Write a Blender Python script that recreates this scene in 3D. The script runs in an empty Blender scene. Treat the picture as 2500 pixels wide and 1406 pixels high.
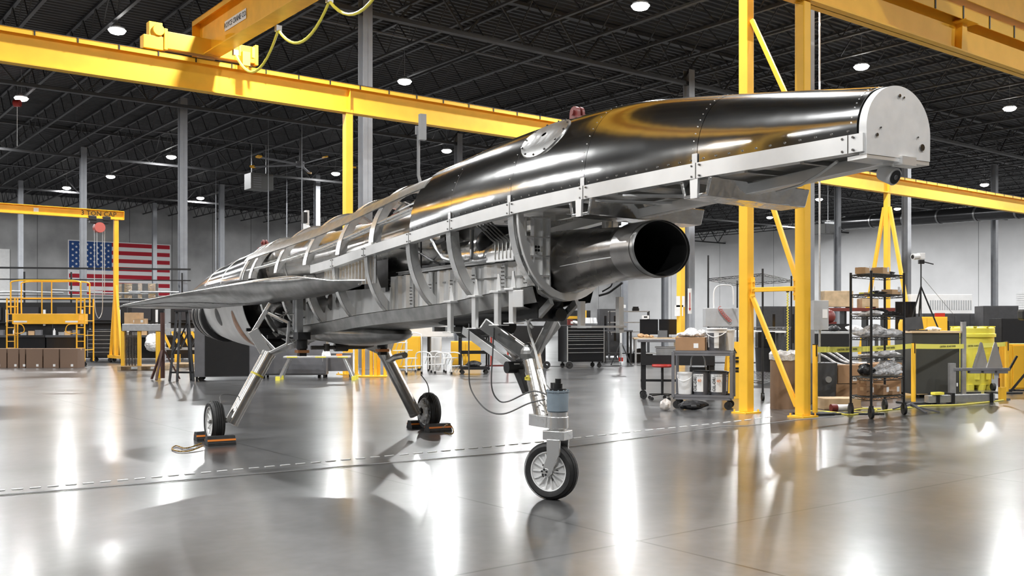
import bpy, math, random
from math import sin, cos, pi, radians as R, hypot, atan2
from mathutils import Vector, Matrix
random.seed(7)
SC = bpy.context.scene
COL = SC.collection
# ---------------------------------------------------------------- camera
F = 2395.0; CH = 1.25; U0 = 1250.0; V0 = 795.0      # focal length in px, eye height, principal column, horizon row
cd = bpy.data.cameras.new('camera'); cam = bpy.data.objects.new('camera', cd); COL.objects.link(cam)
cd.sensor_width = 36; cd.lens = 36 * F / 2500; cd.shift_y = (V0 - 703) / 2500; cd.clip_end = 400; cd.clip_start = 0.05
cam.location = (0, 0, CH); cam.rotation_euler = (pi / 2, 0, 0)
SC.camera = cam
# ---------------------------------------------------------------- world and exposure
w = bpy.data.worlds.new('world'); SC.world = w; w.use_nodes = True
w.node_tree.nodes['Background'].inputs[0].default_value = (0.02, 0.02, 0.022, 1)
w.node_tree.nodes['Background'].inputs[1].default_value = 0.3
SC.view_settings.view_transform = 'Standard'; SC.view_settings.look = 'None'
SC.view_settings.exposure = 0.0; SC.view_settings.gamma = 1.0
LAMP_W = 1000.0
# ---------------------------------------------------------------- frames of reference
E1 = Vector((.791, .611, 0)); E2 = Vector((-.611, .791, 0)); EROT = atan2(.611, .791)
def G(a, b, z=0.0): return E1 * a + E2 * b + Vector((0, 0, z))
def at(u, v, z=0.0):                      # the point at height z seen at pixel (u, v)
    D = (z - CH) * F / (V0 - v); return Vector(((u - U0) / F * D, D, z))
def atD(u, v, D): return Vector(((u - U0) / F * D, D, CH + (V0 - v) * D / F))
# ---------------------------------------------------------------- materials
MATS = {}
def mat(name, col=(.5, .5, .5), rough=.5, metal=0.0, noise=None, bump=None, emit=None, spec=None, coat=0, alpha=None, aniso=None, trans=None):
    if name in MATS: return MATS[name]
    m = bpy.data.materials.new(name); m.use_nodes = True; nt = m.node_tree; b = nt.nodes['Principled BSDF']
    b.inputs['Base Color'].default_value = (*col, 1); b.inputs['Roughness'].default_value = rough; b.inputs['Metallic'].default_value = metal
    if spec is not None: b.inputs['Specular IOR Level'].default_value = spec
    if coat: b.inputs['Coat Weight'].default_value = coat; b.inputs['Coat Roughness'].default_value = .08
    if emit: b.inputs['Emission Color'].default_value = (*emit[0], 1); b.inputs['Emission Strength'].default_value = emit[1]
    if trans: b.inputs['Transmission Weight'].default_value = trans
    if alpha is not None: b.inputs['Alpha'].default_value = alpha
    tc = nt.nodes.new('ShaderNodeTexCoord')
    if noise:
        sc, amt = noise[0], noise[1]; det = noise[2] if len(noise) > 2 else 4
        n = nt.nodes.new('ShaderNodeTexNoise'); n.inputs['Scale'].default_value = sc; n.inputs['Detail'].default_value = det
        nt.links.new(tc.outputs['Object'], n.inputs['Vector'])
        r = nt.nodes.new('ShaderNodeMapRange'); r.inputs[1].default_value = .3; r.inputs[2].default_value = .7; r.inputs[3].default_value = 1 - amt; r.inputs[4].default_value = 1 + amt
        nt.links.new(n.outputs[0], r.inputs[0])
        mx = nt.nodes.new('ShaderNodeMix'); mx.data_type = 'RGBA'; mx.blend_type = 'MULTIPLY'; mx.inputs[0].default_value = 1; mx.inputs[6].default_value = (*col, 1)
        nt.links.new(r.outputs[0], mx.inputs[7]); nt.links.new(mx.outputs[2], b.inputs['Base Color'])
        r2 = nt.nodes.new('ShaderNodeMapRange'); r2.inputs[1].default_value = .3; r2.inputs[2].default_value = .7
        r2.inputs[3].default_value = rough * (1 + amt * .6); r2.inputs[4].default_value = rough * (1 - amt * .6)
        nt.links.new(n.outputs[0], r2.inputs[0]); nt.links.new(r2.outputs[0], b.inputs['Roughness'])
    if bump:
        n = nt.nodes.new('ShaderNodeTexNoise'); n.inputs['Scale'].default_value = bump[0]; n.inputs['Detail'].default_value = bump[2] if len(bump) > 2 else 2
        nt.links.new(tc.outputs['Object'], n.inputs['Vector'])
        bp = nt.nodes.new('ShaderNodeBump'); bp.inputs['Strength'].default_value = bump[1]; bp.inputs['Distance'].default_value = bump[3] if len(bump) > 3 else .02
        nt.links.new(n.outputs[0], bp.inputs['Height']); nt.links.new(bp.outputs[0], b.inputs['Normal'])
    MATS[name] = m; return m
YEL = mat('yellow_paint', (.97, .545, .035), .5, noise=(3, .05))
YELD = mat('deep_yellow_paint', (.88, .45, .022), .45, noise=(3, .08))
LEM = mat('lemon_plastic', (.90, .80, .10), .45, noise=(4, .06))
SKIN = mat('polished_aluminium', (.68, .68, .67), .12, 1, noise=(6, .08), bump=(3.2, .12, 2, .02))
SKINB = mat('wavy_bright_aluminium', (.86, .86, .85), .17, 1, noise=(9, .08), bump=(14, .3, 2, .012))
ALU = mat('machined_aluminium', (.80, .80, .79), .27, .82, noise=(5, .05, 1))
ALUW = mat('pale_aluminium', (.90, .90, .89), .42, .85, noise=(5, .06))
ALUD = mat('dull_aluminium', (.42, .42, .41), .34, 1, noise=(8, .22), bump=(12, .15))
STEEL = mat('dark_steel', (.20, .19, .18), .28, 1, noise=(4, .35), bump=(6, .08))
GALV = mat('galvanised_steel', (.55, .56, .57), .4, .8, noise=(10, .12))
BLK = mat('black_paint', (.014, .014, .015), .4, noise=(8, .2))
BLKG = mat('black_gloss', (.01, .01, .011), .18, coat=.3)
RUB = mat('black_rubber', (.018, .018, .018), .62, noise=(20, .2))
GRY = mat('grey_paint', (.16, .16, .17), .45, noise=(6, .1))
COLM = mat('column_grey_paint', (.30, .31, .33), .5, noise=(3, .08))
LGR = mat('light_grey_paint', (.42, .43, .44), .5, noise=(6, .08))
DGR = mat('charcoal_paint', (.055, .056, .06), .5, noise=(8, .12))
WHT = mat('white_paint', (.82, .82, .81), .4, noise=(5, .05))
WPL = mat('white_plastic', (.78, .78, .77), .35)
RED = mat('red_paint', (.45, .03, .02), .4)
DRED = mat('dark_red_primer', (.16, .025, .02), .45)
BROWN = mat('brown_red_paint', (.10, .045, .035), .6, noise=(6, .2))
ORG = mat('orange_paint', (.75, .22, .03), .4)
CARD = mat('cardboard', (.36, .21, .11), .8, noise=(5, .1))
CARDL = mat('pale_cardboard', (.55, .36, .20), .8, noise=(5, .1))
WOOD = mat('pale_wood', (.55, .40, .24), .65, noise=(4, .2))
PLY = mat('plywood', (.62, .46, .28), .6, noise=(3, .15))
BAG = mat('clear_plastic_bag', (.75, .75, .76), .22, noise=(12, .35), bump=(25, .8, 3, .03), coat=.5)
BLUG = mat('blue_grey_casting', (.22, .27, .31), .42, noise=(12, .1))
COP = mat('copper_stain', (.42, .22, .12), .35, .8, noise=(10, .3))
CABL = mat('grey_cable', (.10, .10, .10), .5)
CABW = mat('white_cable', (.7, .7, .68), .5)
SCRN = mat('dark_screen', (.012, .012, .014), .15)
BLUE = mat('flag_blue', (.02, .08, .28), .7)
FRED = mat('flag_red', (.50, .012, .03), .7)
FWHT = mat('flag_white', (.93, .93, .93), .7)
CAUT = mat('caution_tape', (.95, .88, .14), .5)
GLASSY = mat('clear_acrylic', (.85, .88, .9), .08, alpha=.35)
# ---------------------------------------------------------------- mesh builder
class MB:
    def __init__(s, M=None): s.v = []; s.f = []; s.mi = 0; s.fm = []; s.M = M
    def add(s, vs, fs):
        o = len(s.v)
        if s.M is not None: vs = [s.M @ Vector(p) for p in vs]
        s.v += [tuple(p) for p in vs]
        for f in fs: s.f.append(tuple(i + o for i in f)); s.fm.append(s.mi)
        return s
    def box(s, x0, x1, y0, y1, z0, z1):
        return s.add([(x0, y0, z0), (x1, y0, z0), (x1, y1, z0), (x0, y1, z0), (x0, y0, z1), (x1, y0, z1), (x1, y1, z1), (x0, y1, z1)],
                     [(0, 3, 2, 1), (4, 5, 6, 7), (0, 1, 5, 4), (1, 2, 6, 5), (2, 3, 7, 6), (3, 0, 4, 7)])
    def cb(s, c, d, rz=0):          # centred box
        x, y, z = d[0] / 2, d[1] / 2, d[2] / 2; m = Matrix.Translation(c) @ Matrix.Rotation(rz, 4, 'Z')
        return s.add([m @ Vector(p) for p in [(-x, -y, -z), (x, -y, -z), (x, y, -z), (-x, y, -z), (-x, -y, z), (x, -y, z), (x, y, z), (-x, y, z)]],
                     [(0, 3, 2, 1), (4, 5, 6, 7), (0, 1, 5, 4), (1, 2, 6, 5), (2, 3, 7, 6), (3, 0, 4, 7)])
    def bar(s, p0, p1, wd, ht, up=(0, 0, 1)):
        p0 = Vector(p0); p1 = Vector(p1); d = (p1 - p0).normalized(); up = Vector(up)
        if abs(d.dot(up)) > .98: up = Vector((0, 1, 0))
        x = d.cross(up).normalized(); y = x.cross(d); a = x * wd / 2; b = y * ht / 2
        return s.add([p0 - a - b, p0 + a - b, p0 + a + b, p0 - a + b, p1 - a - b, p1 + a - b, p1 + a + b, p1 - a + b],
                     [(0, 3, 2, 1), (4, 5, 6, 7), (0, 1, 5, 4), (1, 2, 6, 5), (2, 3, 7, 6), (3, 0, 4, 7)])
    def cyl(s, p0, p1, r0, r1=None, n=14, caps=True):
        r1 = r0 if r1 is None else r1; p0 = Vector(p0); p1 = Vector(p1); d = (p1 - p0).normalized()
        up = Vector((0, 0, 1)) if abs(d.z) < .9 else Vector((1, 0, 0)); x = d.cross(up).normalized(); y = x.cross(d)
        vs = []
        for p, r in ((p0, r0), (p1, r1)):
            for i in range(n): a = 2 * pi * i / n; vs.append(p + x * cos(a) * r + y * sin(a) * r)
        fs = [(i, i + n, (i + 1) % n + n, (i + 1) % n) for i in range(n)]
        if caps: fs += [tuple(range(n)), tuple(range(2 * n - 1, n - 1, -1))]
        return s.add(vs, fs)
    def tube(s, pts, r, n=8, closed=False):
        pts = [Vector(p) for p in pts]; N = len(pts); vs = []; up = None
        for i, p in enumerate(pts):
            if closed: d = pts[(i + 1) % N] - pts[i - 1]
            else: d = pts[min(i + 1, N - 1)] - pts[max(i - 1, 0)]
            d.normalize()
            if up is None: up = Vector((0, 0, 1)) if abs(d.z) < .9 else Vector((1, 0, 0))
            x = d.cross(up)
            if x.length < 1e-4: x = d.cross(Vector((1, .3, 0)))
            x.normalize(); y = x.cross(d); up = y
            rr = r[i] if isinstance(r, (list, tuple)) else r
            for k in range(n): a = 2 * pi * k / n; vs.append(p + x * cos(a) * rr + y * sin(a) * rr)
        fs = []
        for i in range(N if closed else N - 1):
            j = (i + 1) % N
            for k in range(n): fs.append((i * n + k, i * n + (k + 1) % n, j * n + (k + 1) % n, j * n + k))
        if not closed: fs += [tuple(range(n - 1, -1, -1)), tuple(range((N - 1) * n, N * n))]
        return s.add(vs, fs)
    def lathe(s, prof, c=(0, 0, 0), axis=(0, 0, 1), n=28, sx=1, sy=1, a0=0, a1=2 * pi):
        ax = Vector(axis).normalized(); up = Vector((0, 0, 1)) if abs(ax.z) < .9 else Vector((0, 1, 0))
        x = up.cross(ax).normalized(); y = ax.cross(x); c = Vector(c); vs = []; full = abs(a1 - a0 - 2 * pi) < 1e-6
        m = n if full else n + 1
        for r, h in prof:
            for k in range(m): a = a0 + (a1 - a0) * k / n; vs.append(c + ax * h + x * cos(a) * r * sx + y * sin(a) * r * sy)
        fs = []
        for i in range(len(prof) - 1):
            for k in range(n): k2 = (k + 1) % m; fs.append((i * m + k, i * m + k2, (i + 1) * m + k2, (i + 1) * m + k))
        return s.add(vs, fs)
    def prism(s, poly, p0, p1, xa, ya):     # polygon (x,y) in axes xa, ya swept from p0 to p1
        xa = Vector(xa); ya = Vector(ya); n = len(poly); vs = []
        for p in (Vector(p0), Vector(p1)):
            for x, y in poly: vs.append(p + xa * x + ya * y)
        return s.add(vs, [tuple(range(n - 1, -1, -1)), tuple(range(n, 2 * n))] + [(i, (i + 1) % n, (i + 1) % n + n, i + n) for i in range(n)])
    def grid(s, rows, closed=False):
        n = len(rows[0]); vs = [p for r in rows for p in r]; fs = []
        for i in range(len(rows) - 1):
            for k in range(n if closed else n - 1): k2 = (k + 1) % n; fs.append((i * n + k, i * n + k2, (i + 1) * n + k2, (i + 1) * n + k))
        return s.add(vs, fs)
    def ball(s, c, r, n=12, m=8, sc=(1, 1, 1)):
        rows = []
        for i in range(m + 1):
            p = pi * i / m; rows.append([(c[0] + sin(p) * cos(2 * pi * k / n) * r * sc[0], c[1] + sin(p) * sin(2 * pi * k / n) * r * sc[1], c[2] - cos(p) * r * sc[2]) for k in range(n)])
        return s.grid(rows, True)
    def build(s, name, m, parent=None, loc=None, rz=None, smooth=True, bevel=0, solid=0, ang=.6):
        me = bpy.data.meshes.new(name); me.from_pydata(s.v, [], s.f)
        ms = m if isinstance(m, (list, tuple)) else [m]
        for k in ms: me.materials.append(k)
        if len(ms) > 1: me.polygons.foreach_set('material_index', s.fm)
        me.validate(); me.update()
        if smooth:
            me.polygons.foreach_set('use_smooth', [True] * len(me.polygons)); me.set_sharp_from_angle(angle=ang)
        o = bpy.data.objects.new(name, me); COL.objects.link(o)
        if parent is not None: o.parent = parent
        if loc is not None: o.location = loc
        if rz is not None: o.rotation_euler = (0, 0, rz)
        if solid: k = o.modifiers.new('s', 'SOLIDIFY'); k.thickness = solid; k.offset = -1; e = o.modifiers.new('e', 'EDGE_SPLIT'); e.split_angle = .7
        if bevel: k = o.modifiers.new('b', 'BEVEL'); k.width = bevel; k.segments = 2; k.limit_method = 'ANGLE'
        return o
def tag(o, label, cat=None, group=None):
    o['label'] = label
    if cat: o['category'] = cat
    if group: o['group'] = group
    return o
def thing(name, label, cat, loc=(0, 0, 0), rz=0, group=None):
    o = bpy.data.objects.new(name, None); COL.objects.link(o); o.location = loc; o.rotation_euler = (0, 0, rz); o.empty_display_size = .2
    return tag(o, label, cat, group)
def struct(o): o['kind'] = 'structure'; return o
def dup(o, loc=None, rz=None, label=None, parent=None):
    c = o.copy(); COL.objects.link(c)
    if parent is not None: c.parent = parent
    if loc is not None: c.location = loc
    if rz is not None: c.rotation_euler = (0, 0, rz)
    if label: c['label'] = label
    for ch in KIDS(o): dup(ch, parent=c)
    return c
def KIDS(o): return [x for x in COL.objects if x.parent == o]
def text(name, body, size, m, parent, loc, rot, depth=.002, squeeze=1.0, align='CENTER'):
    cu = bpy.data.curves.new(name, 'FONT'); cu.body = body; cu.size = size; cu.extrude = depth; cu.align_x = align; cu.align_y = 'CENTER'
    cu.resolution_u = 2
    t = bpy.data.objects.new(name, cu); COL.objects.link(t); bpy.context.view_layer.update()
    me = bpy.data.meshes.new_from_object(t.evaluated_get(bpy.context.evaluated_depsgraph_get())); bpy.data.objects.remove(t); bpy.data.curves.remove(cu)
    me.name = name; me.materials.clear(); me.materials.append(m)
    o = bpy.data.objects.new(name, me); COL.objects.link(o); o.parent = parent; o.location = loc; o.rotation_euler = rot; o.scale = (squeeze, 1, 1)
    return o
def lerp(tab, t):
    tab = sorted(tab)
    if t <= tab[0][0]: return tab[0][1]
    for (a, x), (b, y) in zip(tab, tab[1:]):
        if t <= b:
            k = (t - a) / (b - a); return x + (y - x) * k
    return tab[-1][1]
def smooth_tab(tab):                 # Catmull-Rom through the table
    tab = sorted(tab)
    def f(t):
        n = len(tab)
        if t <= tab[0][0]: return tab[0][1]
        if t >= tab[-1][0]: return tab[-1][1]
        for i in range(n - 1):
            if t <= tab[i + 1][0]: break
        x0, y0 = tab[i]; x1, y1 = tab[i + 1]; h = x1 - x0
        m0 = (y1 - tab[i - 1][1]) / (x1 - tab[i - 1][0]) if i > 0 else (y1 - y0) / h
        m1 = (tab[i + 2][1] - y0) / (tab[i + 2][0] - x0) if i + 2 < n else (y1 - y0) / h
        k = (t - x0) / h
        return (2 * k**3 - 3 * k**2 + 1) * y0 + (k**3 - 2 * k**2 + k) * h * m0 + (-2 * k**3 + 3 * k**2) * y1 + (k**3 - k**2) * h * m1
    return f
# ---------------------------------------------------------------- the room
A0, A1, B0, B1, HC = -36.0, 84.0, -34.0, 85.8, 11.75
def floor_mat():
    m = bpy.data.materials.new('polished_concrete'); m.use_nodes = True; nt = m.node_tree; N = nt.nodes; Lk = nt.links; b = N['Principled BSDF']
    tc = N.new('ShaderNodeTexCoord')
    def noise(sc, det, rough=.5, vec=None):
        n = N.new('ShaderNodeTexNoise'); n.inputs['Scale'].default_value = sc; n.inputs['Detail'].default_value = det; n.inputs['Roughness'].default_value = rough
        Lk.new(vec or tc.outputs['Object'], n.inputs['Vector']); return n
    n1 = noise(.5, 6, .6); n2 = noise(3, 2, .5); n3 = noise(12, 1)
    def mr(src, a, b_, c, d):
        r = N.new('ShaderNodeMapRange'); r.interpolation_type = 'SMOOTHERSTEP'; r.inputs[1].default_value = a; r.inputs[2].default_value = b_; r.inputs[3].default_value = c; r.inputs[4].default_value = d; Lk.new(src, r.inputs[0]); return r.outputs[0]
    def mth(op, a, b_):
        k = N.new('ShaderNodeMath'); k.operation = op
        for i, x in enumerate((a, b_)):
            if isinstance(x, (int, float)): k.inputs[i].default_value = x
            else: Lk.new(x, k.inputs[i])
        return k.outputs[0]
    v = mth('MULTIPLY', mr(n1.outputs[0], .2, .8, .45, 1.5), mr(n2.outputs[0], .2, .8, .88, 1.12))
    v = mth('MULTIPLY', v, mr(n3.outputs[0], .3, .7, .95, 1.05))
    # saw-cut joints in the slab's own axes (object space is turned to the building)
    sx = N.new('ShaderNodeSeparateXYZ'); Lk.new(tc.outputs['Object'], sx.inputs[0]); joint = None
    for ax, off in (('X', 4.07), ('Y', 4.06)):
        q = mth('ADD', sx.outputs[ax], -off + 395.0); q = mth('MODULO', q, 3.95); q = mth('SUBTRACT', q, 3.95 / 2); q = mth('ABSOLUTE', q, 0); q = mth('SUBTRACT', 3.95 / 2, q)
        j = mth('LESS_THAN', q, .010); joint = j if joint is None else mth('MAXIMUM', joint, j)
    jf = mr(joint, 0, 1, 1, .12); v = mth('MULTIPLY', v, jf)
    v = mth('MULTIPLY', v, .09)
    cc = N.new('ShaderNodeCombineColor')
    for i in range(3): Lk.new(v, cc.inputs[i])
    Lk.new(cc.outputs[0], b.inputs['Base Color'])
    n4 = noise(.6, 0); rg = mth('ADD', mr(n4.outputs[0], .2, .8, .279, .315), mr(n2.outputs[0], .2, .8, .0, .01)); Lk.new(rg, b.inputs['Roughness'])
    b.inputs['Specular IOR Level'].default_value = .42; b.inputs['Coat Weight'].default_value = .6; b.inputs['Coat Roughness'].default_value = .17; b.inputs['Coat IOR'].default_value = 1.5
    return m
def wall_mat(name, base, panel, lo_=.62, hi_=1.25):
    m = bpy.data.materials.new(name); m.use_nodes = True; nt = m.node_tree; N = nt.nodes; Lk = nt.links; b = N['Principled BSDF']
    tc = N.new('ShaderNodeTexCoord'); n = N.new('ShaderNodeTexNoise'); n.inputs['Scale'].default_value = .35; n.inputs['Detail'].default_value = 8; Lk.new(tc.outputs['Object'], n.inputs['Vector'])
    r = N.new('ShaderNodeMapRange'); r.inputs[1].default_value = .3; r.inputs[2].default_value = .7; r.inputs[3].default_value = lo_; r.inputs[4].default_value = hi_; Lk.new(n.outputs[0], r.inputs[0])
    s = N.new('ShaderNodeSeparateXYZ'); Lk.new(tc.outputs['Object'], s.inputs[0])
    q = N.new('ShaderNodeMath'); q.operation = 'PINGPONG'; q.inputs[1].default_value = panel / 2; Lk.new(s.outputs['X'], q.inputs[0])
    l = N.new('ShaderNodeMath'); l.operation = 'LESS_THAN'; l.inputs[1].default_value = .03; Lk.new(q.outputs[0], l.inputs[0])
    r3 = N.new('ShaderNodeMapRange'); r3.inputs[3].default_value = base; r3.inputs[4].default_value = base * .45; Lk.new(l.outputs[0], r3.inputs[0])
    k = N.new('ShaderNodeMath'); k.operation = 'MULTIPLY'; Lk.new(r.outputs[0], k.inputs[0]); Lk.new(r3.outputs[0], k.inputs[1])
    cc = N.new('ShaderNodeCombineColor')
    for i in range(3): Lk.new(k.outputs[0], cc.inputs[i])
    Lk.new(cc.outputs[0], b.inputs['Base Color']); b.inputs['Roughness'].default_value = .75
    return m
FLOORM = floor_mat(); WALLM = wall_mat('tilt_up_concrete', .42, 3.6); WALLW = wall_mat('white_painted_concrete', .84, 7.2, .90, 1.06)
struct(MB().box(A0, A1, B0, B1, -.3, 0).build('floor', FLOORM, rz=EROT, smooth=False))
def wall(name, a, b, m):        # a, b: ends in building coordinates, inner face on the line
    p, q = G(*a), G(*b); L = (q - p).length; o = MB().box(0, L, 0, .3, 0, HC + .4).build(name, m, smooth=False)
    o.location = p; o.rotation_euler = (0, 0, atan2(q.y - p.y, q.x - p.x)); return struct(o)
wall('wall_far', (A0, B1), (A1, B1), WALLM); wall('wall_right', (A1, B1), (A1, B0), WALLW)
WALLD = wall_mat('grey_painted_concrete', .4, 7.2)
wall('wall_near', (A1, B0), (A0, B0), WALLD); wall('wall_left', (A0, B0), (A0, B1), WALLD)
# ribbed steel roof deck, ribs along E1
DECK = mat('roof_deck_dark', (.032, .032, .034), .6, noise=(1, .15)); JOI = mat('joist_dark_paint', (.05, .05, .052), .55, noise=(2, .1))
mb = MB(); prof = []; b = B0
while b < B1:
    prof += [(b, HC), (b + .09, HC), (b + .12, HC + .07), (b + .27, HC + .07)]; b += .3
prof.append((B1, HC))
mb.grid([[(A0, y, z) for y, z in prof], [(A1, y, z) for y, z in prof]]); mb.box(A0, A1, B0, B1, HC + .1, HC + .4)
CEIL = struct(mb.build('ceiling', DECK, rz=EROT, smooth=False))
jb = MB(); J0, J1 = -10.0, B1; ZT_, ZB_ = HC - .04, HC - .95
for z in (ZT_, ZB_): jb.box(-.055, .055, J0, J1, z - .035, z + .035)
n = int((J1 - J0) / .78); st = (J1 - J0) / n
for i in range(n):
    za, zb = (ZT_, ZB_) if i % 2 == 0 else (ZB_, ZT_); jb.bar((0, J0 + i * st, za), (0, J0 + (i + 1) * st, zb), .035, .035)
jo = jb.build('roof_joist', JOI, CEIL, loc=(8.9 - 2.18 * 5, 0, 0), smooth=False)
for k in range(1, 39): dup(jo, loc=(8.9 + 2.18 * (k - 5), 0, 0), parent=CEIL)
gb = MB(); Z0, Z1 = HC - 1.5, HC - .12
for z in (Z0, Z1): gb.box(-8, A1, -.1, .1, z - .06, z + .06)
n = 76; st = (A1 + 8) / n
for i in range(n):
    za, zb = (Z1, Z0) if i % 2 == 0 else (Z0, Z1); gb.bar((-8 + i * st, 0, za), (-8 + (i + 1) * st, 0, zb), .06, .06)
go = gb.build('roof_girder', JOI, CEIL, loc=(0, 9.66, 0), smooth=False)
for k in range(1, 5): dup(go, loc=(0, 9.66 + 15.24 * k, 0), parent=CEIL)
# ---------------------------------------------------------------- high-bay lamps (each carries its own light)
LENS = mat('lamp_lens', (1, 1, 1), .3, emit=((1, .985, .96), 25)); LHS = mat('lamp_housing', (.5, .5, .5), .4, .6)
ld = bpy.data.lights.new('high_bay_light', 'AREA'); ld.shape = 'DISK'; ld.size = .42; ld.energy = LAMP_W; ld.color = (.985, .993, 1); ld.spread = R(180)
hm = MB(); hm.lathe([(.001, .0), (.20, 0), (.24, .03), (.23, .08), (.12, .12), (.08, .2), (.001, .2)], n=24); HOUS = hm.build('lamp_housing', LHS); HM = HOUS.data
lm = MB(); lm.lathe([(.001, -.13), (.10, -.12), (.21, -.08), (.27, 0)], n=24); LN = lm.build('lens', LENS); LM = LN.data
hk = MB(); hk.cyl((0, 0, .2), (0, 0, 1.16), .012, n=6); HK = hk.build('hanger', GALV); HKM = HK.data
for o in (HOUS, LN, HK): bpy.data.objects.remove(o)
seen = {(9.0, 31.9): 'large starry lamp above the left end of the yellow runway beam', (19.5, 31.9): 'lamp shining just right of the tall grey column', (20.3, 20.2): 'nearest lamp, at the top edge over the aircraft',
        (31.3, 20.1): 'lamp above the flat nose end of the aircraft', (29, 43.2): 'lamp under the yellow beam, right of the tall grey column', (42.3, 20.1): 'lamp near the right edge below the crane beam', (8.6, 43.8): 'lamp near the left edge above a red reel',
        (63.9, 32): 'lamp right on the far end of the yellow beam', (28, 53.8): 'small lamp left of the yellow support column', (18.1, 54): 'small lamp left of the second grey column', (17.5, 63.4): 'small lamp above the flag, upper one', (16.6, 70.4): 'small lamp above the flag, lower left one',
        (25.6, 70.1): 'small far lamp near the top of the concrete wall', (61.7, 43.1): 'small lamp right of the yellow lattice column', (71.6, 42.8): 'small lamp beside the yellow braced column', (68.7, 52.9): 'faint far lamp between the two lattice columns'}
spots = [(a, b_, 'high bay lamp: ' + t) for (a, b_), t in seen.items()]
used = list(seen)
OFF = {(1, 2), (1, 5), (2, 4), (2, 5), (4, 1), (6, 4), (2, 1)}      # fittings the photograph shows switched off or absent
for i in range(-2, 8):
    for j in range(-2, 7):
        a, b_ = 9.0 + 11 * i, 20.1 + 11.5 * j
        if a > A1 - 4 or b_ > B1 - 4 or (i, j) in OFF: continue
        if all(hypot(a - x, b_ - y) > 6.5 for x, y in used): spots.append((a, b_, 'white high bay lamp hidden behind the aircraft or above the frame'))
for a, b_, lb in spots:
    t = thing('high_bay_lamp', lb, 'ceiling lamp', G(a, b_, 10.5), group='high bay lamps under the roof')
    for nm, me in (('lamp_housing', HM), ('lens', LM), ('hanger', HKM)):
        o = bpy.data.objects.new(nm, me); COL.objects.link(o); o.parent = t
    lo = bpy.data.objects.new('light', ld); COL.objects.link(lo); lo.parent = t; lo.location = (0, 0, -.135)
# ---------------------------------------------------------------- building columns
def col_mesh(h, s=.3):
    m = MB(); f = .014
    m.box(-s / 2, s / 2, -s / 2, -s / 2 + f, 0, h); m.box(-s / 2, s / 2, s / 2 - f, s / 2, 0, h); m.box(-.006, .006, -s / 2, s / 2, 0, h)
    m.box(-s * .7, s * .7, -s * .7, s * .7, 0, .03); return m
colp = [(892, 28.2, 'tall grey steel column crossing behind the yellow runway beam'), (446, 41, 'grey steel column left of the aircraft tail, over the black stands'), (203, 52.3, 'grey steel column passing in front of the stars of the flag'),
        (50, 64.3, 'grey steel column near the left edge, behind the gantry crane'), (1965, 16.2, 'grey steel column hidden behind the nearest yellow lattice column'), (1682, 36.5, 'grey column right beside the yellow post behind the intake'),
        (2213, 45.6, 'grey column just right of the yellow A-braced column'), (1119, 48.6, 'grey column seen above the ribs beside a lamp'), (1623, 57.7, 'grey column under the intake lip at the far wall'),
        (774, 62, 'grey double column behind the aircraft ribs'), (541, 66, 'thin grey column against the concrete wall by the tail'), (377, 76, 'thin grey column over the red stripes of the flag'), (1525, 62, 'thin grey column seen below the intake duct'),
        (2045, 62, 'thin grey column left of the yellow A-braced column'), (2428, 58, 'thin grey column by the white pipes of the right wall')]
for u, D, lb in colp:
    p = atD(u, V0, D); o = col_mesh(HC - 1.0, .3 if D > 17 else .22).build('steel_column', COLM, loc=(p.x, p.y, 0), rz=EROT, smooth=False); tag(o, lb, 'column')
# ---------------------------------------------------------------- overhead cranes
def runway(zb, a0, a1, bb, hweb, lip, wf, wc, name, label, joints=True):
    t = thing(name, label, 'crane beam', G(a0, bb, 0), EROT); L = a1 - a0
    m = MB(); m.box(0, L, -wf / 2, wf / 2, zb, zb + .025); m.box(0, L, -.008, .008, zb, zb + hweb + lip)
    x = ((12.0 if bb > 10 else 11.3) - a0) % 12.35
    while x < L: m.box(x, x + .012, -wf / 2 + .01, wf / 2 - .01, zb, zb + hweb); x += 12.35
    m.build('beam_web', YEL, t, smooth=False)
    m = MB(); zt = zb + hweb + lip
    m.box(0, L, -wc / 2, wc / 2, zt - .02, zt); m.box(0, L, -wc / 2, -wc / 2 + .015, zt - lip, zt); m.box(0, L, wc / 2 - .015, wc / 2, zt - lip, zt); m.build('cap_channel', YEL, t, smooth=False)
    m = MB(); m.box(0, L, -.03, .03, zt, zt + .05); x = .4
    while x < L: m.box(x, x + .03, -wc / 2 - .012, -wc / 2, zt - lip, zt + .01); x += .85
    m.build('crane_rail', BLK, t, smooth=False); return t, zt
r1, z1 = runway(6.67, -6, 62, 22.4, .62, .10, .24, .30, 'runway_beam', 'long yellow crane runway beam crossing the whole hall behind the aircraft')
r2, z2 = runway(5.68, -14.0, 34, 8.2, .48, .20, .24, .36, 'runway_beam', 'near yellow crane runway beam at the top right corner on lattice columns')
runway(6.75, -6, 34, -6.5, .62, .10, .26, .42, 'runway_beam', 'yellow crane runway beam behind the photographer')
m = MB(); m.prism([(-.07, 0), (.07, 0), (.10, -.46), (-.10, -.46)], (0, -.11, 0), (0, .06, 0), (1, 0, 0), (0, 0, 1))
m.box(-.2, .2, -.24, 0, -.02, 0); m.build('stiffener_bracket', YEL, r2, loc=(29.5, -.0, 6.16), smooth=False)
def ycol(a, b_, h, lb, s=.18, base=True):
    t = thing('crane_column', lb, 'crane column', G(a, b_, 0), EROT)
    m = MB(); m.box(-s / 2, s / 2, -s / 2, s / 2, .02, h); m.build('post', YEL, t, smooth=False, bevel=.012)
    m = MB(); m.box(-s * 1.15, s * 1.15, -s * .9, s * .9, 0, .025)
    for x in (-1, 1):
        for y in (-1, 1): m.cyl((x * s * .95, y * s * .7, 0), (x * s * .95, y * s * .7, .06), .014, n=6)
    m.build('base_plate', YEL, t, smooth=False); return t
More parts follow.
